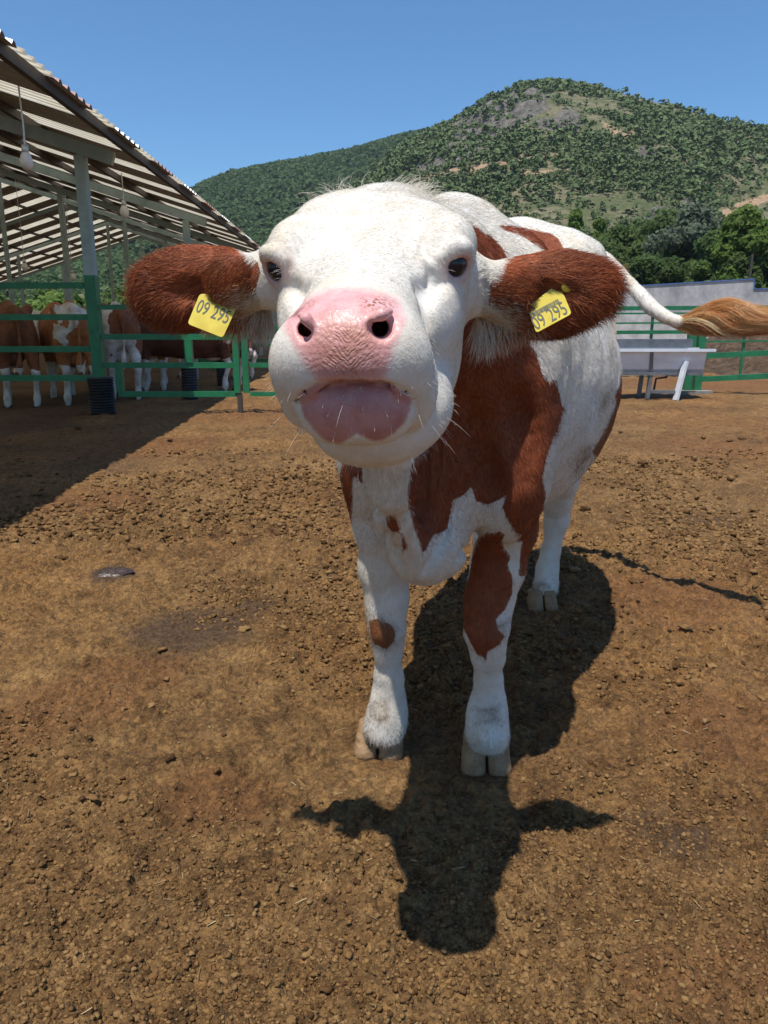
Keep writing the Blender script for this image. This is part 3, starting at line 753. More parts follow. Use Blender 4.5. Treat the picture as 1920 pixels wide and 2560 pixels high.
# ear fur
for ei, (c, R, L, Hh, sg) in enumerate(EARS):
    ex = R[:, 0] * sg
    wm = tear * (np.sign(tcen[:, 0] - HO[0]) == sg)
    q = (tcen - c) @ R
    pos, nn, t_ = scatter(wm * (facing > -.6), 30000, 31 + ei)
    colr, hh, pj, bsd = coat_color(pos, r1)
    keep = np.max([polysd(pj, [t_g[0], t_g[1], t_g[2], t_g[3]]) for t_g in TG], 0) < -5
    pos, nn, colr, bsd = pos[keep], nn[keep], colr[keep], bsd[keep]
    q = (pos - c) @ R; u = q[:, 0] * sg / L; v = q[:, 2] / Hh
    nz = fbm(pos[:, 0] * 22, pos[:, 2] * 22, pos[:, 1] * 22, 2, 40 + ei)[:, None]
    colr = np.where(bsd[:, None] > 0, (BRD + (BR - BRD) * r1.random((len(pos), 1)) * 1.3) * (1.05 + .9 * nz) + (BRL - BRD) * (r1.random((len(pos), 1)) > .82) * .7, colr)
    # paler towards the root of the ear's lower side
    lo = np.clip((-u - .35) * 1.6, 0, 1) * np.clip((.1 - v) * 2, 0, 1)
    colr = np.where((r1.random(len(pos)) < lo * .75)[:, None], TAN * (.55 + .5 * r1.random((len(pos), 1))), colr)
    lk = np.floor(q[:, 2] * 120 + 3 * nz[:, 0]) + np.floor(q[:, 0] * 45)
    lock = (_h(lk.astype(np.int64), np.zeros(len(lk), np.int64), np.zeros(len(lk), np.int64), 3) - .5)[:, None]
    flow = ex * 1.0 + R[:, 2] * (np.clip(v, -1.2, 1.2)[:, None] * .55 - .28 + lock * .5 + nz * .35)
    Lh = (.009 + .015 * np.clip((u + .9) / 1.6, 0, 1)) * (.6 + .7 * r1.random(len(pos)))
    Lh = Lh * np.where(q[:, 1] < 0, .8, 1.0)
    inner = (np.abs(v) < .75) & (nn[:, 1] < -.3); Lh = np.where(inner, Lh * 1.25, Lh)
    hair_obj('ear_fur', bend(pos, nn, flow, Lh, .20, 5, r1, grav=.10, curl=.12), .00030, np.clip(colr, .004, .9), M_hair, cow)
    # long pale fringe under the ear's root and along its lower rim
    nF = 1700
    uu = r1.random(nF) ** 1.6 * .8
    base = c - ex * L * (1.25 - 1.35 * uu)[:, None] - R[:, 2] * (Hh * (.50 + .25 * uu) + r1.normal(0, .007, nF))[:, None] + R[:, 1] * (r1.random(nF) * .024 - .004)[:, None]
    ff = np.array([0, -.05, -1.0]) + ex * (.25 + .5 * uu)[:, None] + r1.normal(0, .16, (nF, 3))
    cc = np.where((r1.random(nF) > uu * 2.2)[:, None], WH * (.75 + .25 * r1.random((nF, 1))), BRL * (.5 + .8 * r1.random((nF, 1))))
    cc = np.where((r1.random(nF) < .25)[:, None], TAN, cc)
    LL_ = (.016 + .030 * (1 - uu)) * (.5 + .7 * r1.random(nF))
    hair_obj('ear_fringe', bend(base, np.tile(np.array([[0, -1.0, 0]]), (nF, 1)), ff, LL_, .15, 6, r1, grav=.25, curl=.25), .00034, cc, M_hair, cow)
# forelock: wispy tufts at both sides of the poll
sel = tH & (~tear) & (thl[:, 1] < -.22) & (thl[:, 2] > -.09)
for k_, (cx_, cnt, sp) in enumerate(((-.095, 260, .032), (.062, 240, .036))):
    w_ = sel * np.exp(-((thl[:, 0] - cx_) / sp) ** 2)
    pos, nn, t_ = scatter(w_, cnt, 60 + k_)
    fl = np.array([0, -.1, .5]) + HR[:, 0] * (.9 if k_ else -.55) + r1.normal(0, .3, (cnt, 3))
    hair_obj('forelock', bend(pos, nn, fl, (.008 + .022 * r1.random(cnt) ** 1.7), 1.0, 6, r1, grav=.0, curl=.7), .00028, WH * (.9 + .15 * r1.random((cnt, 1))) * np.array([1, .97, .9]), M_hair, cow)
# eyelashes
for e, n, sg in zip(EYES, ENRM, (-1, 1)):
    m_ = 10; a = r1.uniform(-.2, math.pi + .2, m_); up_ = r1.random(m_) > .35
    eu = HR[:, 2] - n * (HR[:, 2] @ n); eu /= np.linalg.norm(eu); es = np.cross(eu, n)
    ar = np.where(up_, a, -a); o = e + n * .012
    base = o + es * (.021 * np.cos(ar))[:, None] + eu * (.0185 * np.sin(ar))[:, None]
    fl = n * .8 + eu * np.where(up_, -.25, -.5)[:, None] + np.array([sg * .5, 0, -.5]) + r1.normal(0, .15, (m_, 3))
    hair_obj('eyelashes', bend(base, np.tile(eu, (m_, 1)), fl, (.008 + .011 * r1.random(m_)), .2, 5, r1, grav=.15), .00016, np.tile(WH, (m_, 1)), M_hair, cow)
# whiskers round the mouth and chin
selw = tH & (thl[:, 1] > .10) & (thl[:, 2] < -.06) & (facing > -.3)
pos, nn, t_ = scatter(selw * 1.0, 260, 77)
fl = unit(nn + HR[:, 1] * .5 + np.array([0, 0, -.9]) + r1.normal(0, .3, nn.shape))
Lw = np.where(r1.random(260) > .96, .024, .007) * (.5 + .8 * r1.random(260))
pts = np.stack([pos + (unit(nn * .8 + fl * .3) * (Lw * t)[:, None] + fl * (Lw * t * t * .8)[:, None]) for t in np.linspace(0, 1, 6)], 1)
hair_obj('whiskers', pts, .00014, np.tile(WH, (260, 1)), M_hair, cow)
# tail switch: locks of long ginger hair
cl = [PY(1668, 797, 2.97), PY(1700, 809, 2.92), PY(1740, 806, 2.87), PY(1780, 798, 2.83), PY(1820, 794, 2.79), PY(1860, 799, 2.75), PY(1900, 803, 2.72), PY(1950, 802, 2.69), PY(2010, 806, 2.66)]
hw = np.array([16, 23, 33, 41, 41, 35, 28, 22, 12]) / FPX * 2.83
cl = np.array(cl); ts = np.linspace(0, 1, len(cl))
nl = 90; per = 85; kk = 12
allp = []; allc = []
for li in range(nl):
    a0 = r1.uniform(0, 2 * math.pi); rr = math.sqrt(r1.random()) * .95; s0 = r1.uniform(0, .30); s1 = min(1, s0 + r1.uniform(.5, .85)); tw = r1.uniform(1.0, 2.6) * (1 if r1.random() < .8 else -1)
    w0 = r1.uniform(-.2, .2); cbase = np.array([[.62, .30, .10], [.74, .46, .20], [.46, .17, .05], [.80, .60, .34]][r1.choice(4, p=[.4, .3, .2, .1])])
    ss = np.linspace(0, 1, kk)
    s = s0 + (s1 - s0) * ss
    ctr = np.stack([np.interp(s, ts, cl[:, j]) for j in range(3)], 1); rad_ = np.interp(s, ts, hw)
    ang = a0 + tw * s + .5 * np.sin(s * 9 + a0)
    rr_s = rr * (.35 + .65 * np.clip(ss * 3, 0, 1))
    oz = np.sin(ang) * rad_ * rr_s; oy = np.cos(ang) * rad_ * rr_s * .7
    line = ctr + np.stack([0 * oz, oy, oz], 1)
    d = r1.normal(0, .0055, (per, 3)); dd = d[:, None, :] * (.5 + ss[None, :, None] * .8) + np.cumsum(r1.normal(0, .0011, (per, kk, 3)), 1)
    pp = line[None] + dd
    # tapered ends of differing length
    ln = r1.uniform(.75, 1.0, per)
    allp.append(pp); allc.append(cbase * (.75 + .5 * r1.random((per, 1))))
hair_obj('tail_hair', np.concatenate(allp), .00032, np.clip(np.concatenate(allc), 0, .9), hair_mat('tail_hair', .5, .4), cow)
# longer pale hairs along the tail bone
selt = (tcen[:, 0] > .80) & (tcen[:, 2] > .9)
pos, nn, t_ = scatter(selt * 1.0, 6000, 91)
kk_ = np.argmin(np.linalg.norm(pos[:, None, :] - TS[None, ::2], axis=2), 1); td = unit(np.gradient(TS[::2], axis=0))[kk_]
f_ = np.clip((kk_ - 12) / 7, 0, 1)[:, None]
colt = WH * (.8 + .3 * r1.random((6000, 1))) * (1 - f_) + np.array([.72, .45, .20]) * f_
hair_obj('tail_fringe', bend(pos, nn, td + np.array([0, 0, -.25]), .010 + .014 * r1.random(6000), .12, 5, r1, grav=.12, curl=.1), .0004, colt, M_hair, cow)
# drops of drool on the lower lip
mdr = NT('drool'); mdr.set(Base_Color=(.8, .8, .8, 1), Roughness=.05); mdr.b.inputs['Transmission Weight'].default_value = .6
bd = bmesh.new()
for (px, py, rr) in ((859, 990, 1.3), (874, 976, 1.1), (900, 970, 1.8), (896, 983, 1.0), (874, 1009, 1.3), (851, 977, .9), (886, 998, .8), (865, 985, .7), (905, 978, .7)):
    bmesh.ops.create_icosphere(bd, subdivisions=2, radius=rr * .001, matrix=Matrix.Translation(Vector(P(px, py, raydepth(px, py) - .0005) - BASE)))
me_d = bpy.data.meshes.new('drool'); bd.to_mesh(me_d); me_d.materials.append(mdr.m); od = bpy.data.objects.new('drool', me_d); col.objects.link(od); od.parent = cow
# ------------------------------------------------------------------ ear tags (pierced through the ear, so parts of the cow)
mt = NT('yellow_tag_plastic'); mt.set(Base_Color=mt.ramp(mt.noise(40, 4), [(.35, (.58, .45, .045)), (.65, (.70, .56, .07))]), Roughness=.38)
mk = NT('tag_print'); mk.set(Base_Color=(.10, .11, .09, 1), Roughness=.6)
def text_mesh(txt, size):
    cu = bpy.data.curves.new('txt', 'FONT'); cu.body = txt; cu.size = size; cu.align_x = 'CENTER'; cu.align_y = 'CENTER'; cu.offset = 0.0; cu.resolution_u = 3
    ob = bpy.data.objects.new('txt', cu); col.objects.link(ob)
    dg = bpy.context.evaluated_depsgraph_get(); m2 = bpy.data.meshes.new_from_object(ob.evaluated_get(dg))
    v = np.array([tuple(q.co) for q in m2.vertices]); f = [tuple(p.vertices) for p in m2.polygons]
    bpy.data.objects.remove(ob); bpy.data.curves.remove(cu); bpy.data.meshes.remove(m2)
    return v, f
def ear_tag(bl, br, tr, tl, apex, d, bars):
    """corner pixels of the plate at depth d"""
    pts = [P(*q, d[i]) for i, q in enumerate((bl, br, tr, apex, tl))]
    o = pts[0]; ex = unit(pts[1] - pts[0]); nz_ = unit(np.cross(pts[1] - pts[0], pts[4] - pts[0])); nz_ = nz_ if nz_[1] < 0 else -nz_
    ey_ = np.cross(nz_, ex); ey_ = ey_ if ey_[2] > 0 else -ey_
    loc = [((p - o) @ ex, (p - o) @ ey_) for p in pts]
    # rounded outline
    out = []
    for i in range(5):
        p0, p1, p2 = np.array(loc[i - 1]), np.array(loc[i]), np.array(loc[(i + 1) % 5])
        a = p1 + unit(p0 - p1) * .005; b = p1 + unit(p2 - p1) * .005
        for t in (0, .33, .67, 1): out.append((1 - t) ** 2 * a + 2 * t * (1 - t) * p1 + t * t * b)
    n = len(out); th = .0013
    def warp(x, y): return 0.0
    V3 = [o + ex * q[0] + ey_ * q[1] + nz_ * (s * th + warp(q[0], q[1])) for s in (1, -1) for q in out]
    F = [tuple(range(n)), tuple(range(2 * n - 1, n - 1, -1))] + [(i, n + i, n + (i + 1) % n, (i + 1) % n) for i in range(n)]
    tg = mesh_obj('ear_tag', np.array(V3) - BASE, F, mt.m, cow)
    W = loc[1][0]; Ht = max(loc[4][1], loc[2][1])
    def put(v2, f2, name):
        vv = [o + ex * x + ey_ * y + nz_ * (th + .0006 + warp(x, y)) for x, y in v2]
        return mesh_obj(name, np.array(vv) - BASE, f2, mk.m, tg)
    v, f = text_mesh('09 295', .0235 if bars else .0235); sx = (W * .90) / (v[:, 0].max() - v[:, 0].min()); sy = .0215 / (v[:, 1].max() - v[:, 1].min())
    v2 = [(x * sx + W / 2, y * sy + Ht * (.30 if bars else .62)) for x, y, _ in v]; put(v2, f, 'number_print')
    if bars:
        v, f = text_mesh('DE', .011); put([(x + W * .17, y + Ht * .86) for x, y, _ in v], f, 'country_print')
        v2 = []; f2 = []; x = W * .10; rb = random.Random(3)
        while x < W * .90:
            w_ = rb.choice((.0006, .001, .0016)); b = len(v2); v2 += [(x, Ht * .56), (x + w_, Ht * .56), (x + w_, Ht * .74), (x, Ht * .74)]; f2.append((b, b + 1, b + 2, b + 3)); x += w_ + rb.choice((.0006, .001))
        put(v2, f2, 'barcode_print')
    return tg
for tgp, bars in zip(TG, (True, False)):
    cx_, cy_ = np.mean([q for q in tgp], 0); d0 = min(raydepth(cx_ + (q[0] - cx_) * .8, cy_ + (q[1] - cy_) * .8) for q in tgp[:4]) - .006
    print('tag depth', d0)
    ear_tag(*tgp, (d0 - .004, d0 - .004, d0, d0, d0 + .003), bars)
c0 = P(1418, 716, raydepth(1418, 716) - .003) - BASE; b_ = MB(); b_.tube([c0, c0 + np.array([0, .010, 0])], [.008, .009], 18); b_.build('tag_stud', mt.m, cow, True)
print('cow', time.time() - T0)
# ================================================================== BARN, FENCES, TROUGH, THE OTHER COWS
def metal(name, c0, c1, rough=.5, met=0.0, scale=6, bump=.1, stretch=(1, 1, 1)):
    m = NT(name); v = m.map(m.pos(), stretch)
    m.set(Base_Color=m.ramp(m.noise(scale, 6, .65, v), [(.3, c0), (.7, c1)]), Roughness=rough, Metallic=met, Normal=m.bump(m.noise(scale * 6, 3, .6, v), bump, .004)); return m.m
M_galv = metal('galvanised_steel', (.22, .30, .295), (.34, .43, .425), .5, .1, 5)
M_purl = metal('dark_primed_steel', (.045, .036, .03), (.09, .073, .062), .6, .1, 5)
M_grey_sheet = metal('grey_sheet_underside', (.36, .355, .34), (.46, .45, .43), .55, .0, 1.5)
M_white_sheet = metal('zinc_sheet_top', (.50, .52, .52), (.68, .69, .68), .35, .3, 1.2)
M_red_sheet = metal('maroon_sheet_top', (.16, .045, .045), (.24, .08, .075), .45, .0, 1.2)
def green_paint():
    m = NT('green_paint'); n = m.noise(7, 6, .7); n2 = m.noise(40, 4, .7)
    c = m.ramp(n, [(.3, (.008, .115, .045)), (.7, (.020, .20, .085))]); c = m.mix(m.ramp(n2, [(.62, 0), (.72, .8)]), c, (.09, .06, .035))
    m.set(Base_Color=c, Roughness=.42, Normal=m.bump(n2, .2, .003)); return m.m
M_green = green_paint()
M_black = metal('black_corrugated_pipe', (.012, .013, .015), (.035, .036, .038), .5, 0, 10)
# translucent roof light
def skylight():
    m = NT('fibreglass_rooflight'); n = m.noise(2.5, 5, .6); c = m.ramp(n, [(.3, (.66, .58, .42)), (.7, (.80, .74, .60))])
    m.set(Base_Color=c, Roughness=.6)
    tr = m.n('ShaderNodeBsdfTranslucent'); m.l(c, tr.inputs[0]); mx = m.n('ShaderNodeMixShader'); mx.inputs[0].default_value = .6
    m.l(m.b.outputs[0], mx.inputs[1]); m.l(tr.outputs[0], mx.inputs[2]); m.l(mx.outputs[0], m.out.inputs[0]); return m.m
M_sky = skylight()
SH = -.042
def bx(a, y): return -2.9 + SH * (y - 6.4) + a      # a: metres from the eave, negative = into the barn
EZ, RP = 3.20, .31; RA = -9.4                        # eave height, pitch, ridge offset
def rz(a): return EZ + RP * (-a) if a > RA else EZ + RP * (-RA) - RP * (RA - a)
barn = empty('cattle_barn', (bx(-9, 10), 10, 0)); BB = np.array(barn.location)
tag(barn, 'long open sided cattle barn with striped grey and translucent ribbed sheet roof', 'barn')
def sheet(y0, y1, a0, a1, mats, name, pitch=.2, hgt=.034):
    prof = []; y = y0
    n = int(round((y1 - y0) / pitch)); w_ = (y1 - y0) / n
    for i in range(n): prof += [(y0 + i * w_, 0), (y0 + i * w_ + w_ * .55, 0), (y0 + i * w_ + w_ * .68, hgt), (y0 + i * w_ + w_ * .87, hgt)]
    prof.append((y1, 0)); Vv = []; F = []; mi = []; na = 2; th = .006
    for k in (0, 1):
        for a in np.linspace(a0, a1, na):
            for (yy, h) in prof: Vv.append((bx(a, yy) - BB[0], yy - BB[1], rz(a if a0 >= RA + 1e-6 or k < 9 else a) + h + k * th + .002))
    m_ = len(prof)
    lit = mats[0] is mats[1]
    for k in ((1,) if lit else (0, 1)):
        for j in range(na - 1):
            for i in range(m_ - 1):
                q = (k * na * m_ + j * m_ + i, k * na * m_ + j * m_ + i + 1, k * na * m_ + (j + 1) * m_ + i + 1, k * na * m_ + (j + 1) * m_ + i)
                F.append(q if k == 0 else q[::-1]); mi.append(k)
    for i in range(0 if lit else m_ - 1):
        F.append((i, i + 1, na * m_ + i + 1, na * m_ + i)); mi.append(1)
        F.append(((na - 1) * m_ + i, (na - 1) * m_ + i + 1, na * m_ + (na - 1) * m_ + i + 1, na * m_ + (na - 1) * m_ + i)); mi.append(1)
    return mesh_obj(name, Vv, F, None, barn, False, mats, mi)
rr_ = random.Random(5)
y = -5.0; k = 0
while y < 47:
    wd_ = 1.0 if k % 2 == 0 else .74
    mats = [M_sky, M_sky] if k % 2 else [M_grey_sheet, M_red_sheet if (k // 2) % 2 == 1 else M_white_sheet]
    nm = 'rooflight_sheet' if k % 2 else 'roof_sheet'
    sheet(y, y + wd_, .12, RA, mats, nm)
    sheet(y, y + wd_, RA, RA - 12.4, mats, nm)
    y += wd_; k += 1
BY = [-2.0, 3.95, 9.95, 16.0, 22.0, 28.0, 34.0, 40.0, 46.0]
def L3(a, y, dz): return Vector((bx(a, y) - BB[0], y - BB[1], rz(a) + dz))
for a in (.02, -1.35, -2.7, -4.05, -5.4, -6.75, -8.1, -9.2, -10.6, -12.2, -13.8, -15.4, -17.0, -18.6, -20.2, -21.6):
    MB().bar(L3(a, -5, -.055), L3(a, 47, -.055), .055, .10).build('purlin', M_purl, barn)
for yy in BY:
    MB().bar(L3(-.22, yy, -.20), L3(RA, yy, -.20), .08, .15).build('rafter', M_galv, barn)
    MB().bar(L3(RA, yy, -.20), L3(RA - 12.2, yy, -.20), .08, .14).build('rafter', M_galv, barn)
    for a in (-.62, -5.2, -9.4, -14.0, -18.4, -21.4):
        if a == -.62 and abs(yy - 9.95) < .1: continue
        zt = rz(a) - .285
        MB().box((bx(a, yy) - BB[0], yy - BB[1], zt / 2), (.12, .12, zt)).build('post', M_galv, barn)
# the near corner post: galvanised above, green below, black pipe at its foot
yy = 9.95; zt = rz(-.62) - .285; px_ = bx(-.62, yy) - BB[0]
ps = MB().box((px_, yy - BB[1], (zt + 1.72) / 2), (.125, .125, zt - 1.72)).build('post', M_galv, barn)
MB().box((0, 0, 0), (.001, .001, .001))
MB().box((px_, yy - BB[1], .86), (.14, .14, 1.72)).build('painted_post_foot', M_green, barn)
pp = []; rd_ = []
for i in range(27): pp.append((px_, yy - BB[1], .0 + i * .018)); rd_.append(.17 if i % 2 else .148)
MB().tube(pp, rd_, 24).build('pipe_sleeve', M_black, barn)
PX = bx(-.62, 9.95)
# hanging bulbs
M_bulb = NT('bulb_glass'); M_bulb.set(Base_Color=(.75, .73, .66, 1), Roughness=.25)
def bulb(px, py, Y, sc=1.0, lab=''):
    p = PY(px, py, Y); o = empty('hanging_bulb', tuple(p)); tag(o, lab, 'light bulb', 'bulbs hanging in the barn')
    a = p[0] + 2.9 - SH * (Y - 6.4); zt = rz(a) - .1 - p[2]
    MB().tube([(0, 0, .12 * sc), (.006, 0, zt * .5), (0, 0, zt)], .008, 6).build('cord', M_white_sheet, o)
    MB().tube([(0, 0, .14 * sc), (0, 0, .07 * sc)], [.028 * sc, .034 * sc], 12).build('socket', M_white_sheet, o, True)
    MB().tube([(0, 0, z * sc) for z in (.08, .05, .01, -.03, -.06, -.075)], [r * sc for r in (.03, .045, .058, .055, .035, .008)], 16).build('glass', M_bulb.m, o, True)
bulb(66, 404, 7.5, 1.0, 'white bulb on a cord under the roof edge, nearest of the hanging bulbs')
bulb(311, 530, 12.5, 1.2, 'white bulb on a cord hanging just above the red ear')
bulb(62, 668, 24.0, 1.6, 'small distant bulb under the far roof slope, left of the posts')
bulb(182, 693, 26.0, 1.6, 'small distant bulb beside the corner post, above the brown cows')
# ---------------- fences
def rail(name, a, b, w_, par, mat=None, h=None):
    o0 = np.array(par.location); return MB().bar(Vector(a) - Vector(o0), Vector(b) - Vector(o0), w_, h).build(name, mat or M_green, par)
fl_ = empty('pen_fence', (PX - 3, 9.93, 0)); tag(fl_, 'green four rail pen fence left of the corner post in front of the cows', 'fence', 'green pen fences')
for z in (1.60, 1.215, .82, .455): rail('rail', (PX - 7.5, 9.93, z), (PX - .085, 9.93, z), .055, fl_, h=.075)
for x in (PX - 3.2, PX - 6.4): rail('fence_post', (x, 9.99, 0), (x, 9.99, 1.68), .08, fl_)
X2 = PY(602, 913, 9.9)[0]
fm = empty('pen_fence', ((PX + X2) / 2, 9.9, 0)); tag(fm, 'green fence panel between the corner post and the double post, partly in barn shade', 'fence', 'green pen fences')
z1, z2, z3, z4 = [PY(430, y_, 9.9)[2] for y_ in (768, 842, 913, 985)]
x300, x473 = PY(300, 950, 9.9)[0], PY(473, 880, 9.9)[0]
rail('rail', (PX + .085, 9.9, z1), (x473 + .6, 9.9, z1), .05, fm, h=.06)
rail('rail', (PX + .085, 9.9, z2), (X2 - .07, 9.9, z2), .05, fm, h=.07)
rail('rail', (PX + .085, 9.9, z3), (X2 - .07, 9.9, z3), .05, fm, h=.07)
rail('rail', (x300 - .03, 9.9, z4), (X2 - .07, 9.9, z4), .05, fm, h=.07)
rail('upright', (x473, 9.9, z3 + .036), (x473, 9.9, z2 - .036), .085, fm)
rail('upright', (x300, 9.9, z4 + .036), (x300, 9.9, z3 - .036), .085, fm)
fd = empty('gate_post', (X2, 9.9, 0)); tag(fd, 'double green fence post on a thin rusty foot, left of the muzzle', 'post')
for dx in (-.055, .06): rail('post', (X2 + dx, 9.9, .27), (X2 + dx, 9.9, 1.01), .075, fd)
rail('foot', (X2 - .03, 9.9, -.02), (X2 - .03, 9.9, .27), .06, fd, M_purl)
fr = empty('pen_fence', (X2 + .9, 9.9, 0)); tag(fr, 'green fence rails passing behind the head, right of the double post', 'fence', 'green pen fences')
for z in (z4, z3, z2): rail('rail', (X2 + .11, 9.9, z), (X2 + 3.6, 9.9, z), .045, fr, h=.055)
rail('fence_post', (X2 + 3.5, 9.95, 0), (X2 + 3.5, 9.95, 1.1), .08, fr)
# right: near fence behind the trough, far gate, posts
YF = 12.7
def zf(py, Y=YF): return PY(1740, py, Y)[2]
xa, xb = PY(1724, 900, YF)[0], PY(1748, 900, YF)[0]
fp = empty('gate_post', ((xa + xb) / 2, YF, 0)); tag(fp, 'pair of dark green fence posts standing behind the end of the trough', 'post')
for x in (xa, xb): rail('post', (x, YF, 0), (x, YF, zf(835)), .115, fp)
rail('bracket', (xa + .0575, YF, .52), (xb - .0575, YF, .52), .05, fp)
MB().box((0, -.05, .03), (.55, .3, .07)).build('concrete_foot', metal('old_concrete', (.16, .14, .12), (.3, .28, .25), .9, 0, 8, .5), fp)
fr2 = empty('pen_fence', (xb + 2, YF, 0)); tag(fr2, 'green two rail fence crossing the picture to the right of the trough', 'fence', 'green pen fences')
for py0, py1 in ((890, 882), (948, 940)):
    p0 = PY(1748, py0, YF); p1 = PY(1920, py1, YF - .15); e = p1 + (p1 - p0) * 2.2
    rail('rail', (xb + .06, YF, p0[2]), tuple(e), .06, fr2, h=.085)
rail('fence_post', (xb + 3.9, YF - .25, 0), (xb + 3.9, YF - .25, .95), .1, fr2)
YG = 16.5
fg = empty('yard_gate', (PY(1650, 800, YG)[0], YG, 0)); tag(fg, 'long green five rail gate in front of the pale wall, behind the tail', 'gate')
def zg(py): return PY(1650, py, YG)[2]
xl, xr = PY(1380, 800, YG)[0], PY(1980, 800, YG)[0]
for py, h_ in ((772, .085), (785, .035), (809, .035), (832, .075), (856, .035)):
    rail('rail', (xl, YG, zg(py)), (xr, YG, zg(py) + .03), .04, fg, h=h_)
for px in (1400, 1633, 1752, 1868, 1975):
    x = PY(px, 800, YG)[0]; rail('upright', (x, YG + .04, 0), (x, YG + .04, zg(770)), .05, fg)
# second set of rails far left behind the head
fb = empty('pen_fence', (-2, 19, 0)); tag(fb, 'distant green rails seen in the gap between left cheek and red ear', 'fence', 'green pen fences')
for z in (.25, .62, 1.0): rail('rail', (-4.6, 19, z), (2.5, 19, z), .05, fb, h=.07)
for x in (-4.2, -2.6, -.9, 1.4): rail('fence_post', (x, 19.06, 0), (x, 19.06, 1.1), .08, fb)
for i, (px, py) in enumerate(((555, 868), (470, 905))):
    # black drum sleeves round two more posts
    q = PY(px, 890, 14.5 if i == 0 else 11.9); o = empty('sleeved_post', (q[0], q[1], 0))
    tag(o, ('thin post with black corrugated sleeve behind the double post', 'thick black corrugated sleeve around a post under the ear')[i], 'post')
    MB().tube([(0, 0, z * .02) for z in range(26)], [.13 if z % 2 else .115 for z in range(26)], 16).build('pipe_sleeve', M_black, o)
    rail('post', (q[0], q[1], 0), (q[0], q[1], 1.3), .09, o, M_green)
# ---------------- trough: pressed steel tub on legs
M_tub = metal('stainless_steel', (.60, .64, .70), (.80, .83, .88), .4, .15, 3, .1, (1, 1, 3))
M_tubdark = metal('grimy_steel', (.09, .095, .105), (.20, .21, .225), .5, .2, 5)
YT = 12.0
xR = PY(1745, 900, YT)[0]; xL = xR - 2.9
tr = empty('water_trough', ((xL + xR) / 2, YT, 0)); tag(tr, 'long stainless steel water trough on legs standing right of the cow', 'trough')
ox = (xL + xR) / 2
zt_, zb_ = PY(1700, 874, YT)[2], PY(1700, 928, YT)[2]
hwT = (xR - xL) / 2
prof = [(-.30, zt_ - .02), (-.24, zb_ + .05), (-.20, zb_), (.20, zb_), (.24, zb_ + .05), (.30, zt_ - .02)]
inner = [(y_ * .93, z_ + .012) for y_, z_ in prof][::-1]
ring = prof + [(.30, zt_ - .02)] * 0 + inner
Vv = [(sx_ * hwT, y_, z_) for sx_ in (-1, 1) for y_, z_ in ring]; n_ = len(ring)
F = [(i, (i + 1) % n_, n_ + (i + 1) % n_, n_ + i) for i in range(n_)]
mesh_obj('tub', Vv, F, M_tub, tr)
for sx_ in (-1, 1):
    Ve = [(sx_ * hwT + dx, y_, z_) for dx in (-.004, .004) for y_, z_ in prof]; m6 = len(prof)
    mesh_obj('end_plate', Ve, [tuple(range(m6)), tuple(range(2 * m6 - 1, m6 - 1, -1))] + [(i, (i + 1) % m6, m6 + (i + 1) % m6, m6 + i) for i in range(m6)], M_tub, tr)
for yy_, nm in ((-.315, 'rim'), (.315, 'rim')): MB().box((.03, yy_, zt_), (2 * hwT + .18, .06, .04)).build(nm, M_tub, tr)
MB().box((hwT * .55, .18, zt_ + .09), (1.15, .22, .13)).build('float_cover', M_tubdark, tr)
MB().box((0, -.235, zb_ - .02), (2 * hwT, .03, .055)).build('base_rail', M_tubdark, tr)
for dx in (-.95, -.42, .1, .62): MB().bar((hwT * .0 + dx, -.305, zt_ - .03), (dx + .03, -.25, zb_ + .02), .05, .012, up=(0, -1, 0)).build('rib', M_tubdark, tr)
for dx in (-1.2, hwT - .0 - .78, ):
    for yy_ in (-.2, .2): MB().bar((dx, yy_, zb_), (dx - .03, yy_, 0), .075, .05).build('leg', M_tubdark, tr)
MB().bar((hwT - .30, -.29, zt_ - .16), (hwT - .42, -.34, 0), .09, .04).build('leg', M_tub, tr)
MB().bar((hwT - .78, -.2, .12), (hwT - .42, -.3, .12), .05).build('brace', M_tubdark, tr)
MB().tube([(hwT - .47, -.1, zb_), (hwT - .50, -.1, .33), (hwT - .66, -.1, .31), (hwT - .68, -.1, .13)], .018, 8).build('drain_pipe', M_purl, tr)
# ---------------- the wall at the back of the yard
def conc():
    m = NT('stained_concrete'); n = m.noise(.45, 7, .7, m.map(m.pos(), (1, 1, .45))); n2 = m.noise(2.2, 5, .65)
    sx = m.n('ShaderNodeSeparateXYZ'); m.l(m.pos(), sx.inputs[0])
    c = m.ramp(m.math('ADD', m.math('MULTIPLY', n, .65), m.math('MULTIPLY', n2, .35)), [(.34, (.17, .175, .18)), (.47, (.33, .335, .34)), (.58, (.46, .465, .465)), (.7, (.55, .55, .545))])
    wl = m.ramp(n2, [(.4, (.40, .39, .37)), (.6, (.56, .55, .53))])
    low = m.math('ADD', sx.outputs['Z'], m.math('MULTIPLY', m.math('SUBTRACT', n, .5), .6))
    c = m.mix(m.sstep(low, 1.55, 1.75), wl, c)
    m.set(Base_Color=c, Roughness=.9, Normal=m.bump(n2, .3, .02)); return m.m
M_conc = conc(); M_blue = metal('blue_paint_line', (.05, .13, .42), (.10, .22, .55), .6)
YW = 40.0
p_a = PY(1600, 716, YW); p_b = PY(1887, 698, YW - 1.0); p_c = PY(1888, 723, YW - 1.0); p_d = PY(1990, 724, YW - 1.2)
def lerpz(x): return p_a[2] + (p_b[2] - p_a[2]) * (x - p_a[0]) / (p_b[0] - p_a[0])
wall = empty('concrete_wall', (10, YW, 0)); tag(wall, 'long stained grey concrete wall with a blue painted top edge behind the yard', 'wall')
wo_ = np.array([10, YW, 0]); xs_ = -16.0
MBw = MB()
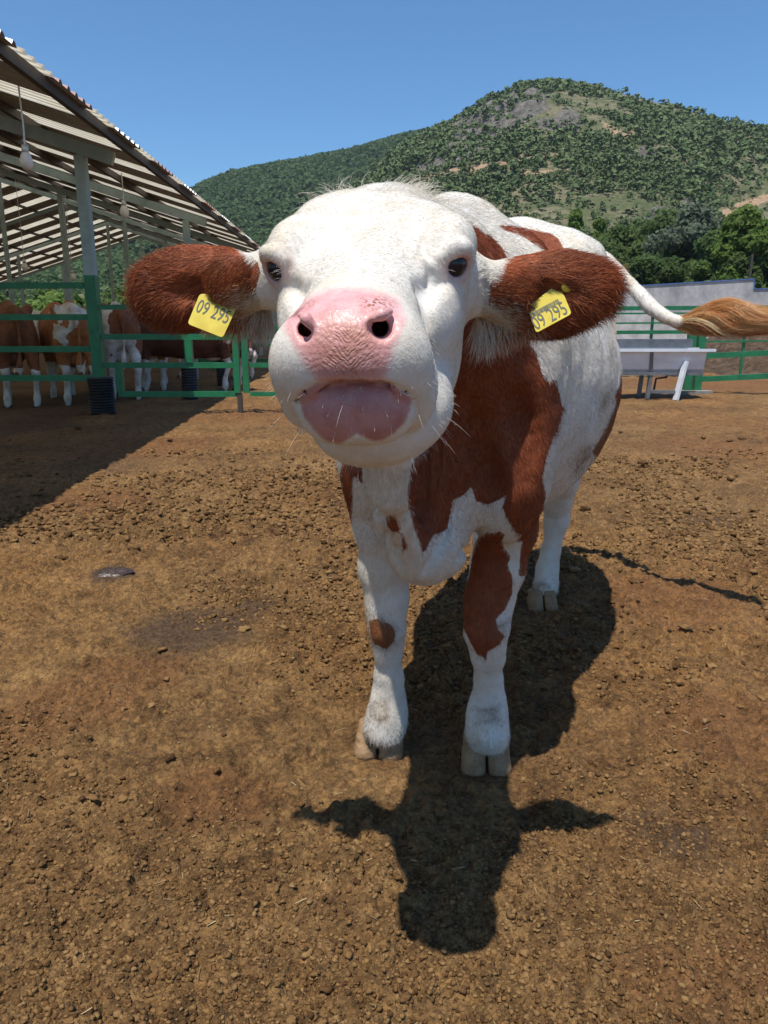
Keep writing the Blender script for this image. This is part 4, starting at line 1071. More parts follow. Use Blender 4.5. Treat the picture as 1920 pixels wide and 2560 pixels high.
def wpoly(pts, y0, y1):
    n = len(pts); V_ = [(x - 10, (y0 + (y1 - y0) * (x - xs_) / 60) - YW + dy, z) for dy in (0, .35) for x, z in pts]
    return V_, [tuple(range(n))[::-1], tuple(range(n, 2 * n))] + [(i, (i + 1) % n, n + (i + 1) % n, n + i) for i in range(n)]
pts_ = [(xs_, -.3), (xs_, lerpz(xs_) if False else 1.9), (4, 1.95), (6, lerpz(6.0)), (p_b[0], p_b[2]), (p_b[0] + .02, p_c[2]), (34, p_c[2] + .05), (34, -.3)]
v_, f_ = wpoly(pts_, YW, YW - 1.6); mesh_obj('wall_face', v_, f_, M_conc, wall)
def wy(x): return YW - 1.6 * (x - xs_) / 60
for (xA, zA), (xB, zB) in zip(pts_[1:-2], pts_[2:-1]):
    if abs(xA - xB) < .1: MB().bar((xA - 10 + .03, wy(xA) - YW - .02, zB), (xA - 10 + .03, wy(xA) - YW - .02, zA), .045, .03).build('blue_edge', M_blue, wall)
    else: MB().bar((xA - 10, wy(xA) - YW - .02, zA + .02), (xB - 10, wy(xB) - YW - .02, zB + .02), .05, .035).build('blue_edge', M_blue, wall)
# thin rusty pole with a white foot, standing behind the wall
p0 = PY(1874, 700, 40.5); p1 = PY(1878, 650, 40.5)
po = empty('thin_pole', (p0[0], 40.6, 0)); tag(po, 'thin rusty pole rising behind the wall beside its step', 'pole')
MB().bar((0, 0, 0), (.05, 0, p1[2] + .3), .09).build('shaft', M_purl, po)
# ---------------- the other cows
def field_cow(head_down=True, seed=0, lying=False):
    """cow at the origin facing +x, about 1.42 m at the back"""
    g = Field(nax(-1.25, 1.75, [(1.75, .028)]), nax(-.48, .48, [(.48, .028)]), nax(-.03, 1.65, [(1.65, .028)]))
    g.torso((-1.0, 0), math.radians(90), [(0, 0, 1.12, .10, .14), (.08, 0, 1.1, .19, .24), (.25, 0, 1.06, .25, .31), (.5, 0, .97, .33, .40), (.85, 0, .94, .37, .41), (1.25, 0, .98, .31, .40), (1.55, 0, 1.03, .25, .40), (1.75, 0, 1.03, .17, .32), (1.85, 0, 1.03, .10, .2)], .05)
    g.chain([(-.95, 0, 1.33), (-.6, 0, 1.38), (0, 0, 1.33), (.5, 0, 1.37), (.75, 0, 1.32)], [.06, .05, .035, .05, .06], .10)
    for s_ in (-1, 1):
        g.ell((-.70, s_ * .24, 1.34), (.09, .06, .06), .12); g.ell((-.78, s_ * .17, 1.0), (.22, .12, .30), .09); g.ell((.55, s_ * .19, .98), (.19, .08, .30), .09)
        st = .10 * s_
        g.chain([(-.80, s_ * .18, .85), (-.86 + st, s_ * .17, .60), (-.93 + st, s_ * .17, .48), (-.85 + st, s_ * .17, .22), (-.85 + st, s_ * .17, .12), (-.82 + st, s_ * .17, .02)], [.13, .075, .055, .036, .045, .05], .04)
        g.chain([(.60, s_ * .16, .80), (.60 - st * .6, s_ * .15, .48), (.60 - st * .6, s_ * .15, .40), (.60 - st * .6, s_ * .15, .16), (.62 - st * .6, s_ * .15, .10), (.65 - st * .6, s_ * .15, .02)], [.10, .058, .055, .035, .045, .052], .04)
    g.ell((-.55, 0, .64), (.20, .14, .13), .06)
    hd = (1.30, 0, .62) if head_down else (1.28, 0, 1.30)
    g.chain([(.65, 0, 1.08), (.98, 0, .95 if head_down else 1.20), (hd[0] - .08, 0, hd[2] + .12)], [.26, .17, .11], .10)
    mz = (hd[0] + .14, 0, hd[2] - .33) if head_down else (hd[0] + .36, 0, hd[2] - .16)
    g.chain([(hd[0] - .06, 0, hd[2] + .08), hd, mz], [.115, .105, .072], .05)
    for s_ in (-1, 1): g.ell((hd[0] - .06, s_ * .20, hd[2] + .08), (.025, .12, .05), .03)
    g.chain([(-.96, 0, 1.34), (-1.06, .0, 1.22), (-1.07, .0, .9), (-1.05, .02, .70)], [.04, .035, .026, .02], .03)
    g.chain([(-1.05, .02, .72), (-1.05, .03, .58), (-1.04, .03, .44)], [.022, .045, .012], .02)
    v, q = g.mesh(); v = relax(v, q, 1, .5); n = vnormals(v, q)
    v = v + n * (fbm(v[:, 0] * 6, v[:, 1] * 6, v[:, 2] * 6, 3, seed) * .02)[:, None]
    return v, q
def coat_mat(name, seed, c_brown, cover=.45):
    m = NT(name); mp = m.n('ShaderNodeMapping'); mp.inputs['Location'].default_value = (seed * 3.1, seed * 1.7, seed * .9); m.l(m.pos(), mp.inputs[0])
    n = m.noise(1.6, 3, .45, mp.outputs[0]); sx = m.n('ShaderNodeSeparateXYZ'); m.l(m.pos(), sx.inputs[0])
    legs = m.sstep(sx.outputs['Z'], .62, .50); head = m.sstep(sx.outputs['X'], 1.05, 1.20)
    msk = m.math('GREATER_THAN', m.math('SUBTRACT', m.math('SUBTRACT', n, m.math('MULTIPLY', legs, .35)), m.math('MULTIPLY', head, .6)), cover)
    wh = m.ramp(m.noise(9, 5, .6), [(.3, (.42, .36, .29)), (.6, (.70, .66, .60))])
    br = m.ramp(m.noise(14, 5, .6), [(.3, tuple(q * .6 for q in c_brown)), (.7, c_brown)])
    m.set(Base_Color=m.mix(msk, wh, br), Roughness=.75, Normal=m.bump(m.noise(60, 3), .3, .01)); return m.m
mhs = metal('dark_hoof', (.05, .035, .025), (.10, .07, .05), .7, 0, 20)
cv_down = field_cow(True, 1); cv_up = field_cow(False, 2)
def make_fcow(head_down, mat, label, X, Y, ang, sc=1.0, group='cows standing in the barn'):
    v, q = cv_down if head_down else cv_up
    o = empty('cow', (X, Y, 0), math.radians(ang)); o.scale = (sc, sc, sc)
    tag(o, label, 'cow', group)
    mesh_obj('body', v, q, mat, o, True)
    for (x, y_) in ((-.86, .0), (-.86, .0)): pass
    for s_ in (-1, 1):
        st = .10 * s_
        for (x, y_) in ((-.80 + st, s_ * .17), (.68 - st * .6, s_ * .15)):
            MB().tube([(x - .01, y_, .065), (x + .01, y_, .03), (x + .02, y_, -.005)], [.052, .062, .07], 10).build('hoof', mhs, o, True)
    return o
orange = (.46, .16, .045); dark = (.13, .045, .022); rust = (.26, .085, .03)
X_ = lambda px, Y: PY(px, 900, Y)[0]
make_fcow(False, coat_mat('coat_a', 1, rust, .30), 'dark brown cow cut by the left edge, its rump towards the viewer', X_(10, 11.4), 11.4, 128)
make_fcow(True, coat_mat('coat_b', 2.3, orange, .36), 'orange brown cow with white udder and legs just left of the corner post', X_(168, 11.6), 11.6, 122)
make_fcow(True, coat_mat('coat_c', 4.2, rust, .50), 'cow with bright white hind legs just right of the corner post', X_(285, 12.4), 12.4, 118)
make_fcow(False, coat_mat('coat_d', 5.5, orange, .30), 'bright orange cow seen from behind with a pale hanging tail', X_(385, 14.2), 14.2, 104)
make_fcow(True, coat_mat('coat_e', 7.1, dark, .32), 'very dark brown cow behind the fence panel under the red ear', X_(452, 13.2), 13.2, 185)
make_fcow(True, coat_mat('coat_f', 8.6, dark, .40), 'dark brown cow with white socks left of the double post', X_(520, 16.4), 16.4, 160)
make_fcow(True, coat_mat('coat_g', 9.9, (.30, .2, .13), .5), 'small far cow with pale legs near the left cheek', X_(560, 22.0), 22.0, 20)
make_fcow(False, coat_mat('coat_h', 11.3, rust, .42), 'far brown cow deep in the barn between two nearer brown cows', X_(118, 17.5), 17.5, 200)
make_fcow(True, coat_mat('coat_i', 12.8, dark, .5), 'pale faced cow deep in the barn behind the white legged cow', X_(330, 19.0), 19.0, 150)
print('yard', time.time() - T0)
# ================================================================== HILLS, TREES
def grid_mesh(name, X, Y, Z, mat, smooth=True):
    ny, nx = X.shape; V_ = np.stack([X.ravel(), Y.ravel(), Z.ravel()], 1)
    i = np.arange(ny - 1)[:, None] * nx + np.arange(nx - 1)[None]; F = np.stack([i, i + 1, i + nx + 1, i + nx], -1).reshape(-1, 4)
    return mesh_obj(name, V_, F, mat, None, smooth)
def el_of(px, py):
    u = (1280 - py) / FPX; x = (px - 960) / FPX
    dy = CP + SP * u; dz = -SP + CP * u; return math.atan2(x, dy), dz / math.hypot(x, dy)
def hill(name, ridge, D0, D1, D2, seed, mat, bumpy, na=520, nr=260, a0=-.9, a1=1.1, base=0.0, exp=1.15):
    """a hill whose crest stands at distance D1 with the height profile `ridge` (azimuth, slope)"""
    az = np.linspace(a0, a1, na); ra, rs = np.array(ridge).T
    sl = np.interp(az, ra, rs); ker = np.hanning(9); ker /= ker.sum(); sl = np.convolve(np.pad(sl, 4, mode='edge'), ker, 'valid')
    t = np.concatenate([np.linspace(0, 1, int(nr * .75)), np.linspace(1.02, 2, nr - int(nr * .75))])
    T, A = np.meshgrid(t, az, indexing='ij')
    R = np.where(T <= 1, D0 + (D1 - D0) * T, D1 + (D2 - D1) * (T - 1))
    S = np.broadcast_to(sl, T.shape)
    Hh = S * D1 + CAMH
    prof = np.where(T <= 1, (R / D1) * (np.sin(np.clip(T, 0, 1) * math.pi / 2) ** exp), np.cos(np.clip(T - 1, 0, 1) * math.pi / 2) ** 1.5)
    X = R * np.sin(A); Y = R * np.cos(A)
    nz = fbm(X / 45, Y / 45, None, 5, seed) * bumpy + fbm(X / 9, Y / 9, None, 4, seed + 9) * bumpy * .22
    Z = base + (Hh - base) * prof + nz * np.clip(T * 3, 0, 1) * np.clip(1 - .75 * np.exp(-((T - 1) / .12) ** 2), 0, 1)
    o = grid_mesh(name, X, Y, Z, mat); tag(o, kind='structure')
    return X, Y, Z, T, A
def hill_mat():
    m = NT('hill_ground'); p = m.pos(); n = m.noise(.035, 8, .65, p); n2 = m.noise(.25, 6, .65, p); n3 = m.noise(1.6, 4, .6, p)
    gr = m.ramp(n3, [(.35, (.075, .09, .042)), (.65, (.13, .14, .07))])
    dry = m.ramp(n3, [(.35, (.14, .13, .075)), (.65, (.22, .195, .125))])
    rock = m.ramp(m.noise(.8, 7, .75, p), [(.35, (.055, .05, .045)), (.5, (.13, .12, .105)), (.65, (.22, .20, .175))])
    c = m.mix(m.ramp(m.math('ADD', m.math('MULTIPLY', n, .45), m.math('MULTIPLY', n2, .55)), [(.47, 0), (.54, 1)]), gr, dry)
    rk = m.attr('rock').outputs['Fac']
    c = m.mix(m.ramp(m.math('ADD', rk, m.math('MULTIPLY', m.math('SUBTRACT', n2, .5), 1.5)), [(.45, 0), (.6, 1)]), c, rock)
    tk = m.attr('track').outputs['Fac']
    c = m.mix(m.ramp(m.math('ADD', tk, m.math('MULTIPLY', m.math('SUBTRACT', n3, .5), .8)), [(.45, 0), (.6, 1)]), c, m.ramp(n3, [(.3, (.28, .17, .10)), (.7, (.40, .30, .20))]))
    m.set(Base_Color=c, Roughness=1.0, Normal=m.bump(m.noise(1.2, 6, .7, p), .8, .6)); m.b.inputs['Specular IOR Level'].default_value = .1
    return m.m
def veg_mat(name, c0, c1, c2, sc=1.0, trans=.0):
    m = NT(name); a = m.attr('tone').outputs['Fac']; n = m.noise(sc, 5, .7)
    c = m.ramp(m.math('ADD', m.math('MULTIPLY', a, .6), m.math('MULTIPLY', n, .4)), [(.2, c0), (.5, c1), (.8, c2)])
    m.set(Base_Color=c, Roughness=.75, Normal=m.bump(m.noise(sc * 3, 4, .8), .9, .3 / sc)); m.b.inputs['Specular IOR Level'].default_value = .25
    if trans:
        tr = m.n('ShaderNodeBsdfTranslucent'); m.l(c, tr.inputs[0]); mx = m.n('ShaderNodeMixShader'); mx.inputs[0].default_value = trans
        m.l(m.b.outputs[0], mx.inputs[1]); m.l(tr.outputs[0], mx.inputs[2]); m.l(mx.outputs[0], m.out.inputs[0])
    return m.m
M_hill = hill_mat()
R1 = [(-450, 790), (0, 760), (480, 700), (700, 600), (860, 500), (914, 458), (966, 416), (1005, 378), (1040, 352), (1100, 322), (1180, 282), (1240, 246), (1290, 226), (1335, 212), (1370, 207), (1400, 211), (1450, 214), (1520, 226), (1600, 244), (1690, 268), (1760, 288), (1830, 308), (1900, 322), (1990, 345), (2200, 400), (2500, 470), (2900, 560)]
R1e = [el_of(*q) for q in R1]; R1e += [(R1e[-1][0] + .22, .06), (R1e[-1][0] + .45, .0)]
X, Y, Z, T, A = hill('near_hill', R1e, 66, 265, 420, 3, M_hill, 4.0, na=680, nr=320, a0=-.75, a1=1.25)
ho = bpy.data.objects['near_hill']
hp = proj(np.stack([X.ravel(), Y.ravel(), Z.ravel()], 1))
ROCKS = [[(1180,280),(1240,235),(1330,215),(1375,225),(1385,262),(1330,300),(1260,330),(1180,370),(1120,360),(1130,310)], [(1330,300),(1420,280),(1470,300),(1440,330),(1350,335)], [(1020,420),(1120,370),(1180,350),(1230,340),(1200,385),(1090,440),(1000,450)], [(1620,520),(1720,500),(1780,520),(1700,560),(1600,550)], [(1560,400),(1600,370),(1660,390),(1600,430)]]
TRACK = [[(1030,444),(1120,424),(1220,408),(1330,392),(1440,382),(1440,390),(1330,402),(1230,420),(1120,436),(1040,455)], [(1300,430),(1420,420),(1430,428),(1300,440)], [(1800,530),(1850,505),(1920,480),(1930,500),(1860,525),(1815,545)], [(1500,300),(1560,330),(1600,325),(1590,345),(1540,350)]]
add_attr(ho.data, 'rock', np.clip(.5 + maxsd(hp, ROCKS) / 40, 0, 1) * (T.ravel() < 1.05)); add_attr(ho.data, 'track', np.clip(.5 + maxsd(hp, TRACK) / 16, 0, 1))
# gullies / crags on the rocky part
rkv = np.clip(.5 + maxsd(hp, ROCKS) / 40, 0, 1).reshape(T.shape) * (T < 1.05)
Zr = Z + rkv * (np.abs(fbm(X / 7, Y / 7, None, 4, 50)) * 5 - 1.2)
ho.data.vertices.foreach_set('co', np.stack([X.ravel(), Y.ravel(), Zr.ravel()], 1).astype(np.float32).ravel()); ho.data.update()
# clump library: a displaced low ball
def ico(sub=1):
    b = bmesh.new(); bmesh.ops.create_icosphere(b, subdivisions=sub, radius=1); v = np.array([q.co[:] for q in b.verts]); f = np.array([[w_.index for w_ in p.verts] for p in b.faces]); b.free(); return v, f
I1 = ico(2); I2 = ico(1)
def clumps(name, pos, size, seed, mat, ic, flat=.75, parent=None):
    v0, f0 = ic; n = len(pos); r = np.random.default_rng(seed); m_ = len(v0)
    d = 1 + .38 * r.normal(0, 1, (n, m_, 1)).clip(-1.5, 1.8)
    a = r.uniform(0, 6.28, n); ca, sa = np.cos(a)[:, None], np.sin(a)[:, None]
    vx = v0[None, :, 0] * ca - v0[None, :, 1] * sa; vy = v0[None, :, 0] * sa + v0[None, :, 1] * ca
    vv = np.stack([vx, vy, np.broadcast_to(v0[None, :, 2] * flat, vx.shape)], -1) * d * size[:, None, None] + pos[:, None, :]
    F = (f0[None] + (np.arange(n) * m_)[:, None, None]).reshape(-1, 3)
    o = mesh_obj(name, vv.reshape(-1, 3), F, mat, parent)
    add_attr(o.data, 'tone', np.repeat(r.random(n), m_) * .7 + .3 * r.random(n * m_)); return o
def leaf_clumps(name, pos, size, per, seed, mat, lq=.5, flat=.75):
    r = np.random.default_rng(seed); n = len(pos) * per; c = np.repeat(pos, per, 0); s = np.repeat(size, per)[:, None]
    dv = unit(r.normal(0, 1, (n, 3))); dv[:, 2] = np.abs(dv[:, 2]) * 1.0 - .15; p = c + dv * (r.random((n, 1)) ** .35) * s * np.array([1, 1, flat])
    nrm = unit(dv * .9 + r.normal(0, .45, (n, 3)) + np.array([0, 0, .35])); t1 = unit(np.cross(nrm, r.normal(0, 1, (n, 3)))); t2 = np.cross(nrm, t1)
    q = s * lq * r.uniform(.6, 1.3, (n, 1)); e1 = r.uniform(.5, 1, (n, 1)); 
    vv = np.stack([p - t1 * q, p - t2 * q * e1, p + t1 * q, p + t2 * q * e1], 1).reshape(-1, 3)
    o = mesh_obj(name, vv, np.arange(4 * n).reshape(n, 4), mat); add_attr(o.data, 'tone', np.repeat(np.repeat(r.random(len(pos)), per) * .6 + .4 * r.random(n), 4)); return o
M_shrub = veg_mat('hill_shrub_leaves', (.078, .115, .042), (.115, .165, .062), (.165, .215, .09), .9)
r2 = np.random.default_rng(22)
def on_grid(X, Y, Z, T, A, n, dens, tmax=1.03, px0=250, px1=2700):
    w_ = (T < tmax) * (T > .02) * dens; pj = proj(np.stack([X.ravel(), Y.ravel(), Z.ravel()], 1)); w_ = w_.ravel() * (pj[:, 0] > px0) * (pj[:, 0] < px1) * (pj[:, 1] > -50)
    R = np.hypot(X, Y).ravel(); w_ = w_ * R; w_ /= w_.sum()
    i = r2.choice(len(w_), n, p=w_)
    p = np.stack([X.ravel()[i], Y.ravel()[i], Z.ravel()[i]], 1); p[:, :2] += r2.normal(0, 1.0, (n, 2)); return p, i
tr_ = np.clip(.5 + maxsd(hp, TRACK) / 16, 0, 1).reshape(T.shape)
den = np.clip(.16 + 1.8 * (fbm(X / 18, Y / 18, None, 4, 70) + .20), .03, 1.4) * (1 - .60 * rkv) * (1 - .97 * tr_) + .25 * np.clip(1 - T * 1.4, 0, 1)
pp_, i_ = on_grid(X, Y, Zr, T, A, 54000, den)
dd_ = np.hypot(pp_[:, 0], pp_[:, 1]); sz = (.28 + .80 * r2.random(len(pp_)) ** 2.2) * np.clip(dd_ / 200, .55, 1.1)
pp_[:, 2] += sz * .35
o = leaf_clumps('hill_shrubs', pp_, sz * 1.1, 15, 4, M_shrub, .48, .85); tag(o, 'green scrub scattered over the rocky near hill', 'scrub', kind='stuff')
# far wooded hill
M_far = NT('far_hill_ground'); M_far.set(Base_Color=(.03, .05, .02, 1), Roughness=1)
R2 = [(-900, 760), (-300, 700), (0, 640), (200, 585), (400, 520), (480, 487), (540, 462), (600, 438), (650, 424), (700, 412), (760, 402), (820, 393), (880, 382), (940, 366), (1000, 350), (1060, 340), (1300, 330), (1700, 420), (2400, 600)]
X2_, Y2_, Z2_, T2, A2 = hill('far_hill', [el_of(*q) for q in R2], 150, 480, 640, 31, M_far.m, 9.0, na=360, nr=180, a0=-.9, a1=.5, exp=.9)
pp2, _ = on_grid(X2_, Y2_, Z2_, T2, A2, 40000, np.ones_like(T2), px0=-60, px1=1120)
sz2 = .9 + 1.0 * r2.random(len(pp2)); pp2[:, 2] += sz2 * .5
M_wood = veg_mat('far_wood_leaves', (.075, .125, .045), (.092, .150, .055), (.115, .18, .068), .35, .3)
o = leaf_clumps('far_wood', pp2, sz2 * .95, 10, 5, M_wood, .55, .9); tag(o, 'dense green wood covering the smooth hill at the left', 'wood', kind='stuff')
# ---------------- trees behind the wall: tapered trunk, limbs, leaf clusters
def leaf_tree(name, label, cat, group, X0, Y0, H0, W0, seed, mat, nleaf=5200, lsz=.16, trunk_h=.25, nclus=34, col_shape=1.0):
    r = np.random.default_rng(seed); root = empty(name, (X0, Y0, 0)); tag(root, label, cat, group)
    mb = MB(); top = H0 * .8
    mb.tube([(0, 0, -.2), (.05, 0, H0 * .25), (-.08, .05, H0 * .5), (.05, 0, top)], [.045 * H0 * .6, .035 * H0 * .55, .02 * H0 * .5, .02], 9)
    cl = []
    for i in range(nclus):
        h = trunk_h + (1 - trunk_h) * r.random() ** .85; rad = W0 * (math.sin(min(1, (h - trunk_h) / (1 - trunk_h) * .9 + .12) * math.pi) ** .55) * math.sqrt(r.random()) * col_shape
        a = r.uniform(0, 6.28); c = (rad * math.cos(a), rad * math.sin(a), h * H0 * .93); cl.append(c)
        if i % 2 == 0: mb.tube([(0, 0, c[2] * .55), (c[0] * .5, c[1] * .5, c[2] * .8), c], [.05, .035, .01], 5)
    mb.build('trunk', M_bark, root, True)
    cl = np.array(cl); per = nleaf // nclus; n = per * nclus
    cc = np.repeat(cl, per, 0); cs = np.repeat(W0 * r.uniform(.26, .46, nclus), per)
    dv = unit(r.normal(0, 1, (n, 3))) * (r.random((n, 1)) ** .45); pos_ = cc + dv * cs[:, None] * np.array([1, 1, .75])
    nrm = unit(dv + r.normal(0, .7, (n, 3)) + np.array([0, 0, .5])); t1 = unit(np.cross(nrm, r.normal(0, 1, (n, 3)))); t2 = np.cross(nrm, t1)
    s_ = lsz * r.uniform(.6, 1.4, (n, 1))
    vv = np.stack([pos_ - t1 * s_, pos_ - t2 * s_ * .55, pos_ + t1 * s_, pos_ + t2 * s_ * .55], 1).reshape(-1, 3)
    o = mesh_obj('crown', vv, np.arange(4 * n).reshape(n, 4), mat, root)
    tone = np.repeat(np.repeat(r.random(nclus), per) * .45 + .55 * r.random(n), 4); add_attr(o.data, 'tone', tone); return root
M_bark = metal('bark', (.06, .05, .04), (.14, .12, .10), .9, 0, 6, .6, (1, 1, .2))
M_lA = veg_mat('leaves_dark', (.075, .125, .04), (.12, .19, .06), (.18, .26, .09), 1.5, .5)
M_lB = veg_mat('leaves_greyish', (.10, .13, .085), (.16, .20, .13), (.23, .28, .19), 1.5, .45)
M_lC = veg_mat('leaves_yellow_green', (.09, .15, .03), (.15, .24, .05), (.24, .33, .09), 1.5, .45)
M_lD = veg_mat('leaves_mid', (.085, .135, .04), (.13, .19, .06), (.19, .26, .09), 1.5, .5)
GT = 'trees behind the yard wall'
TR = [ # px, top py, Y, width m, mat, label
 (1442, 506, 62, 1.1, M_lC, 'slim yellow green poplar at the left end of the tree row', 'poplar_tree', .9),
 (1500, 528, 60, 1.0, M_lC, 'second slim yellow green poplar, a little shorter than the first', 'poplar_tree', .9),
 (1478, 590, 54, 2.4, M_lA, 'low dark bushy tree just above the right ear tip', 'bushy_tree', 1),
 (1545, 560, 56, 2.6, M_lD, 'rounded mid green tree standing above the tail root', 'bushy_tree', 1),
 (1610, 545, 57, 2.6, M_lA, 'dark green tree between the rounded tree and the grey green one', 'bushy_tree', 1),
 (1668, 520, 55, 2.8, M_lD, 'tall mid green tree left of the grey green willow', 'bushy_tree', 1),
 (1740, 512, 52, 2.9, M_lB, 'grey green willow like tree in the middle of the row', 'willow_tree', 1),
 (1800, 580, 47, 2.2, M_lA, 'lower dark tree between the grey green tree and the leafy one', 'bushy_tree', 1),
 (1868, 508, 44, 1.9, M_lC, 'tall leafy bright green tree behind the step in the wall', 'leafy_tree', 1),
 (1935, 560, 43.5, 2.2, M_lA, 'dark leafy tree cut by the right edge', 'leafy_tree', 1),
 (2040, 540, 46, 2.6, M_lD, 'mid green tree just past the right edge', 'leafy_tree', 1)]
for i, (px, py, Y_, W_, m_, lab, nm, cs_) in enumerate(TR):
    p = PY(px, py, Y_); leaf_tree(nm, lab, 'tree', GT, p[0], Y_, p[2], W_, 100 + i, m_, nleaf=12000, lsz=.105 + .0014 * Y_, nclus=44, trunk_h=.10, col_shape=.75 if 'poplar' in nm else 1.0)
# loose bushes behind the wall foot and beyond the barn
for i, (px, py, Y_, W_) in enumerate(((1440, 640, 50, 2.2), (1530, 650, 48, 2.0), (1620, 640, 47, 2.2), (1700, 640, 46, 2.2), (1780, 650, 45, 1.9), (1850, 640, 43, 1.6), (1400, 600, 55, 2.4), (1920, 640, 42.5, 1.6))):
    p = PY(px, py, Y_); leaf_tree('bush', ['leftmost low dark bush over the wall, under the first poplar', 'low bush over the wall, above the tail root', 'low bush over the wall, third from the left', 'low bush over the wall, beneath the grey green willow', 'low bush over the wall, left of the leafy tree', 'small bush right behind the wall step', 'dark bush behind the right ear, left of the poplars', 'small bush by the right edge behind the low wall'][i], 'bush', 'bushes behind the yard wall', p[0], Y_, p[2], W_, 140 + i, (M_lA, M_lD)[i % 2], nleaf=7000, lsz=.14, nclus=26, trunk_h=.02)
for i, (x, Y_, h_, W_) in enumerate(((-30, 60, 3.0, 3.4), (-24, 58, 2.8, 3.2), (-18.5, 57, 3.0, 3.2), (-13, 56, 2.8, 3.0), (-36, 60, 3.2, 3.4), (-27, 63, 3.3, 3.2), (-21, 62, 3.2, 3.0), (-9, 55, 2.6, 2.6))):
    leaf_tree('bush', ['bush seen under the barn roof, far left of the corner post', 'bush seen under the barn roof above the orange cow', 'bush seen under the barn roof beside the corner post', 'bush seen under the barn roof by the red ear', 'bush seen under the barn roof at the left edge', 'taller bush behind the others at the far left under the roof', 'taller bush behind the others left of the corner post', 'bush beyond the barn end hidden mostly by the red ear'][i], 'bush', 'bushes beyond the barn', x, Y_, h_, W_, 180 + i, (M_lD, M_lC, M_lD)[i % 3], nleaf=3000, lsz=.3, nclus=22, trunk_h=.02)
# thin summer air over the valley: fades the hills a little
hz_ = NT('haze_air'); hz_.t.nodes.remove(hz_.b); pv_ = hz_.n('ShaderNodeVolumePrincipled'); pv_.inputs['Density'].default_value = .00022; pv_.inputs['Color'].default_value = (.80, .92, 1, 1); pv_.inputs['Anisotropy'].default_value = .3
hz_.l(pv_.outputs[0], hz_.out.inputs['Volume'])
hb = MB().box((0, 300, 70), (2400, 2000, 170)).build('haze', hz_.m); tag(hb, kind='stuff')
print('hills', time.time() - T0)
# ================================================================== GROUND
def worley(X, Y, s=0):
    xi = np.floor(X).astype(np.int64); yi = np.floor(Y).astype(np.int64); z0 = np.zeros_like(xi); D = np.full(X.shape, 9.0); Rn = np.zeros(X.shape)
    for i in (-1, 0, 1):
        for j in (-1, 0, 1):
            cx, cy = xi + i, yi + j; d = np.hypot(cx + _h(cx, cy, z0, s) - X, cy + _h(cx, cy, z0, s + 1) - Y); r = _h(cx, cy, z0, s + 2)
            m_ = d < D; D = np.where(m_, d, D); Rn = np.where(m_, r, Rn)
    return D, Rn
def gheight(X, Y):
    near = 1 / (1 + (np.hypot(X, Y - 1.5) / 9) ** 2)
    z = fbm(X * .8, Y * .8, None, 3, 1) * .030 + fbm(X * 3.2, Y * 3.2, None, 3, 2) * .020
    a = fbm(X * 11, Y * 11, None, 3, 3); z = z + a * .017
    b = fbm(X * 26, Y * 26, None, 3, 4); z = z + np.maximum(b + .02, 0) * .030 + b * .006; b2 = fbm(X * 48 + 7, Y * 48, None, 2, 14); z = z + np.maximum(b2, 0) * .010
    c = 1 - np.abs(fbm(X * 17 + 3, Y * 17, None, 3, 6)) * 2.2
    z = z + np.clip(c - .55, 0, 1) * -.006
    wx_ = X + .012 * fbm(X * 30, Y * 30, None, 2, 61); wy2 = Y + .012 * fbm(X * 30 + 9, Y * 30, None, 2, 62)
    cov = np.clip(.55 + 1.4 * fbm(X * 2.3, Y * 2.3, None, 3, 63), .12, 1.0)
    for sc_, am, sd in ((20, .017, 71), (40, .014, 75), (78, .0085, 79)):
        D, Rn = worley(wx_ * sc_, wy2 * sc_ * 1.25, sd); z = z + np.sqrt(np.clip(1 - (D / .62) ** 2, 0, 1)) * am * Rn ** 1.3 * cov
    d = vnoise(X * 60, Y * 60, None, 8); z = z + d * .0022
    z = z * (.35 + .65 * near ** .5)
    # flat under the feet
    for (fx, fy) in ((pL[0], pL[1] + .05), (pR[0], pR[1] + .05), (pH[0], pH[1] + .05), (h4[0], h4[1])):
        z = z * (1 - .8 * np.exp(-((X - fx) ** 2 + (Y - fy) ** 2) / .012))
    # dung pats and trampled damp hollows
    for (q, rx, ry, h) in PATS:
        e = np.exp(-(((X - q[0]) / rx) ** 2 + ((Y - q[1]) / ry) ** 2) ** 2); z = z * (1 - .75 * e) + h * e
    return z - .006
PATS = [(PG(280, 1432), .085, .10, .012), (PG(500, 1560), .26, .30, -.004), (PG(1690, 2090), .16, .17, .004), (PG(1770, 1300), .22, .22, .0), (PG(140, 2075), .05, .05, .01)]
xs_g = nax(-1.75, 1.95, [(-1.0, .008), (1.2, .0052), (1.95, .008)]); ys_g = nax(.80, 3.6, [(2.2, .0050), (3.6, .008)])
def ext(a, hi, g):
    v = [float(a)]; s_ = .008
    while v[-1] < hi: s_ *= g; v.append(v[-1] + s_)
    return np.array(v[1:])
XR = ext(xs_g[-1], 900, 1.030); XL = -ext(-xs_g[0], 900, 1.030)[::-1]; YR = ext(ys_g[-1], 1500, 1.014); YL = 2 * .80 - ext(.80, 300, 1.08)[::-1]
gx = np.concatenate([XL, xs_g, XR]); gy = np.concatenate([YL, ys_g, YR])
GX, GY = np.meshgrid(gx, gy)
GZ = gheight(GX, GY)
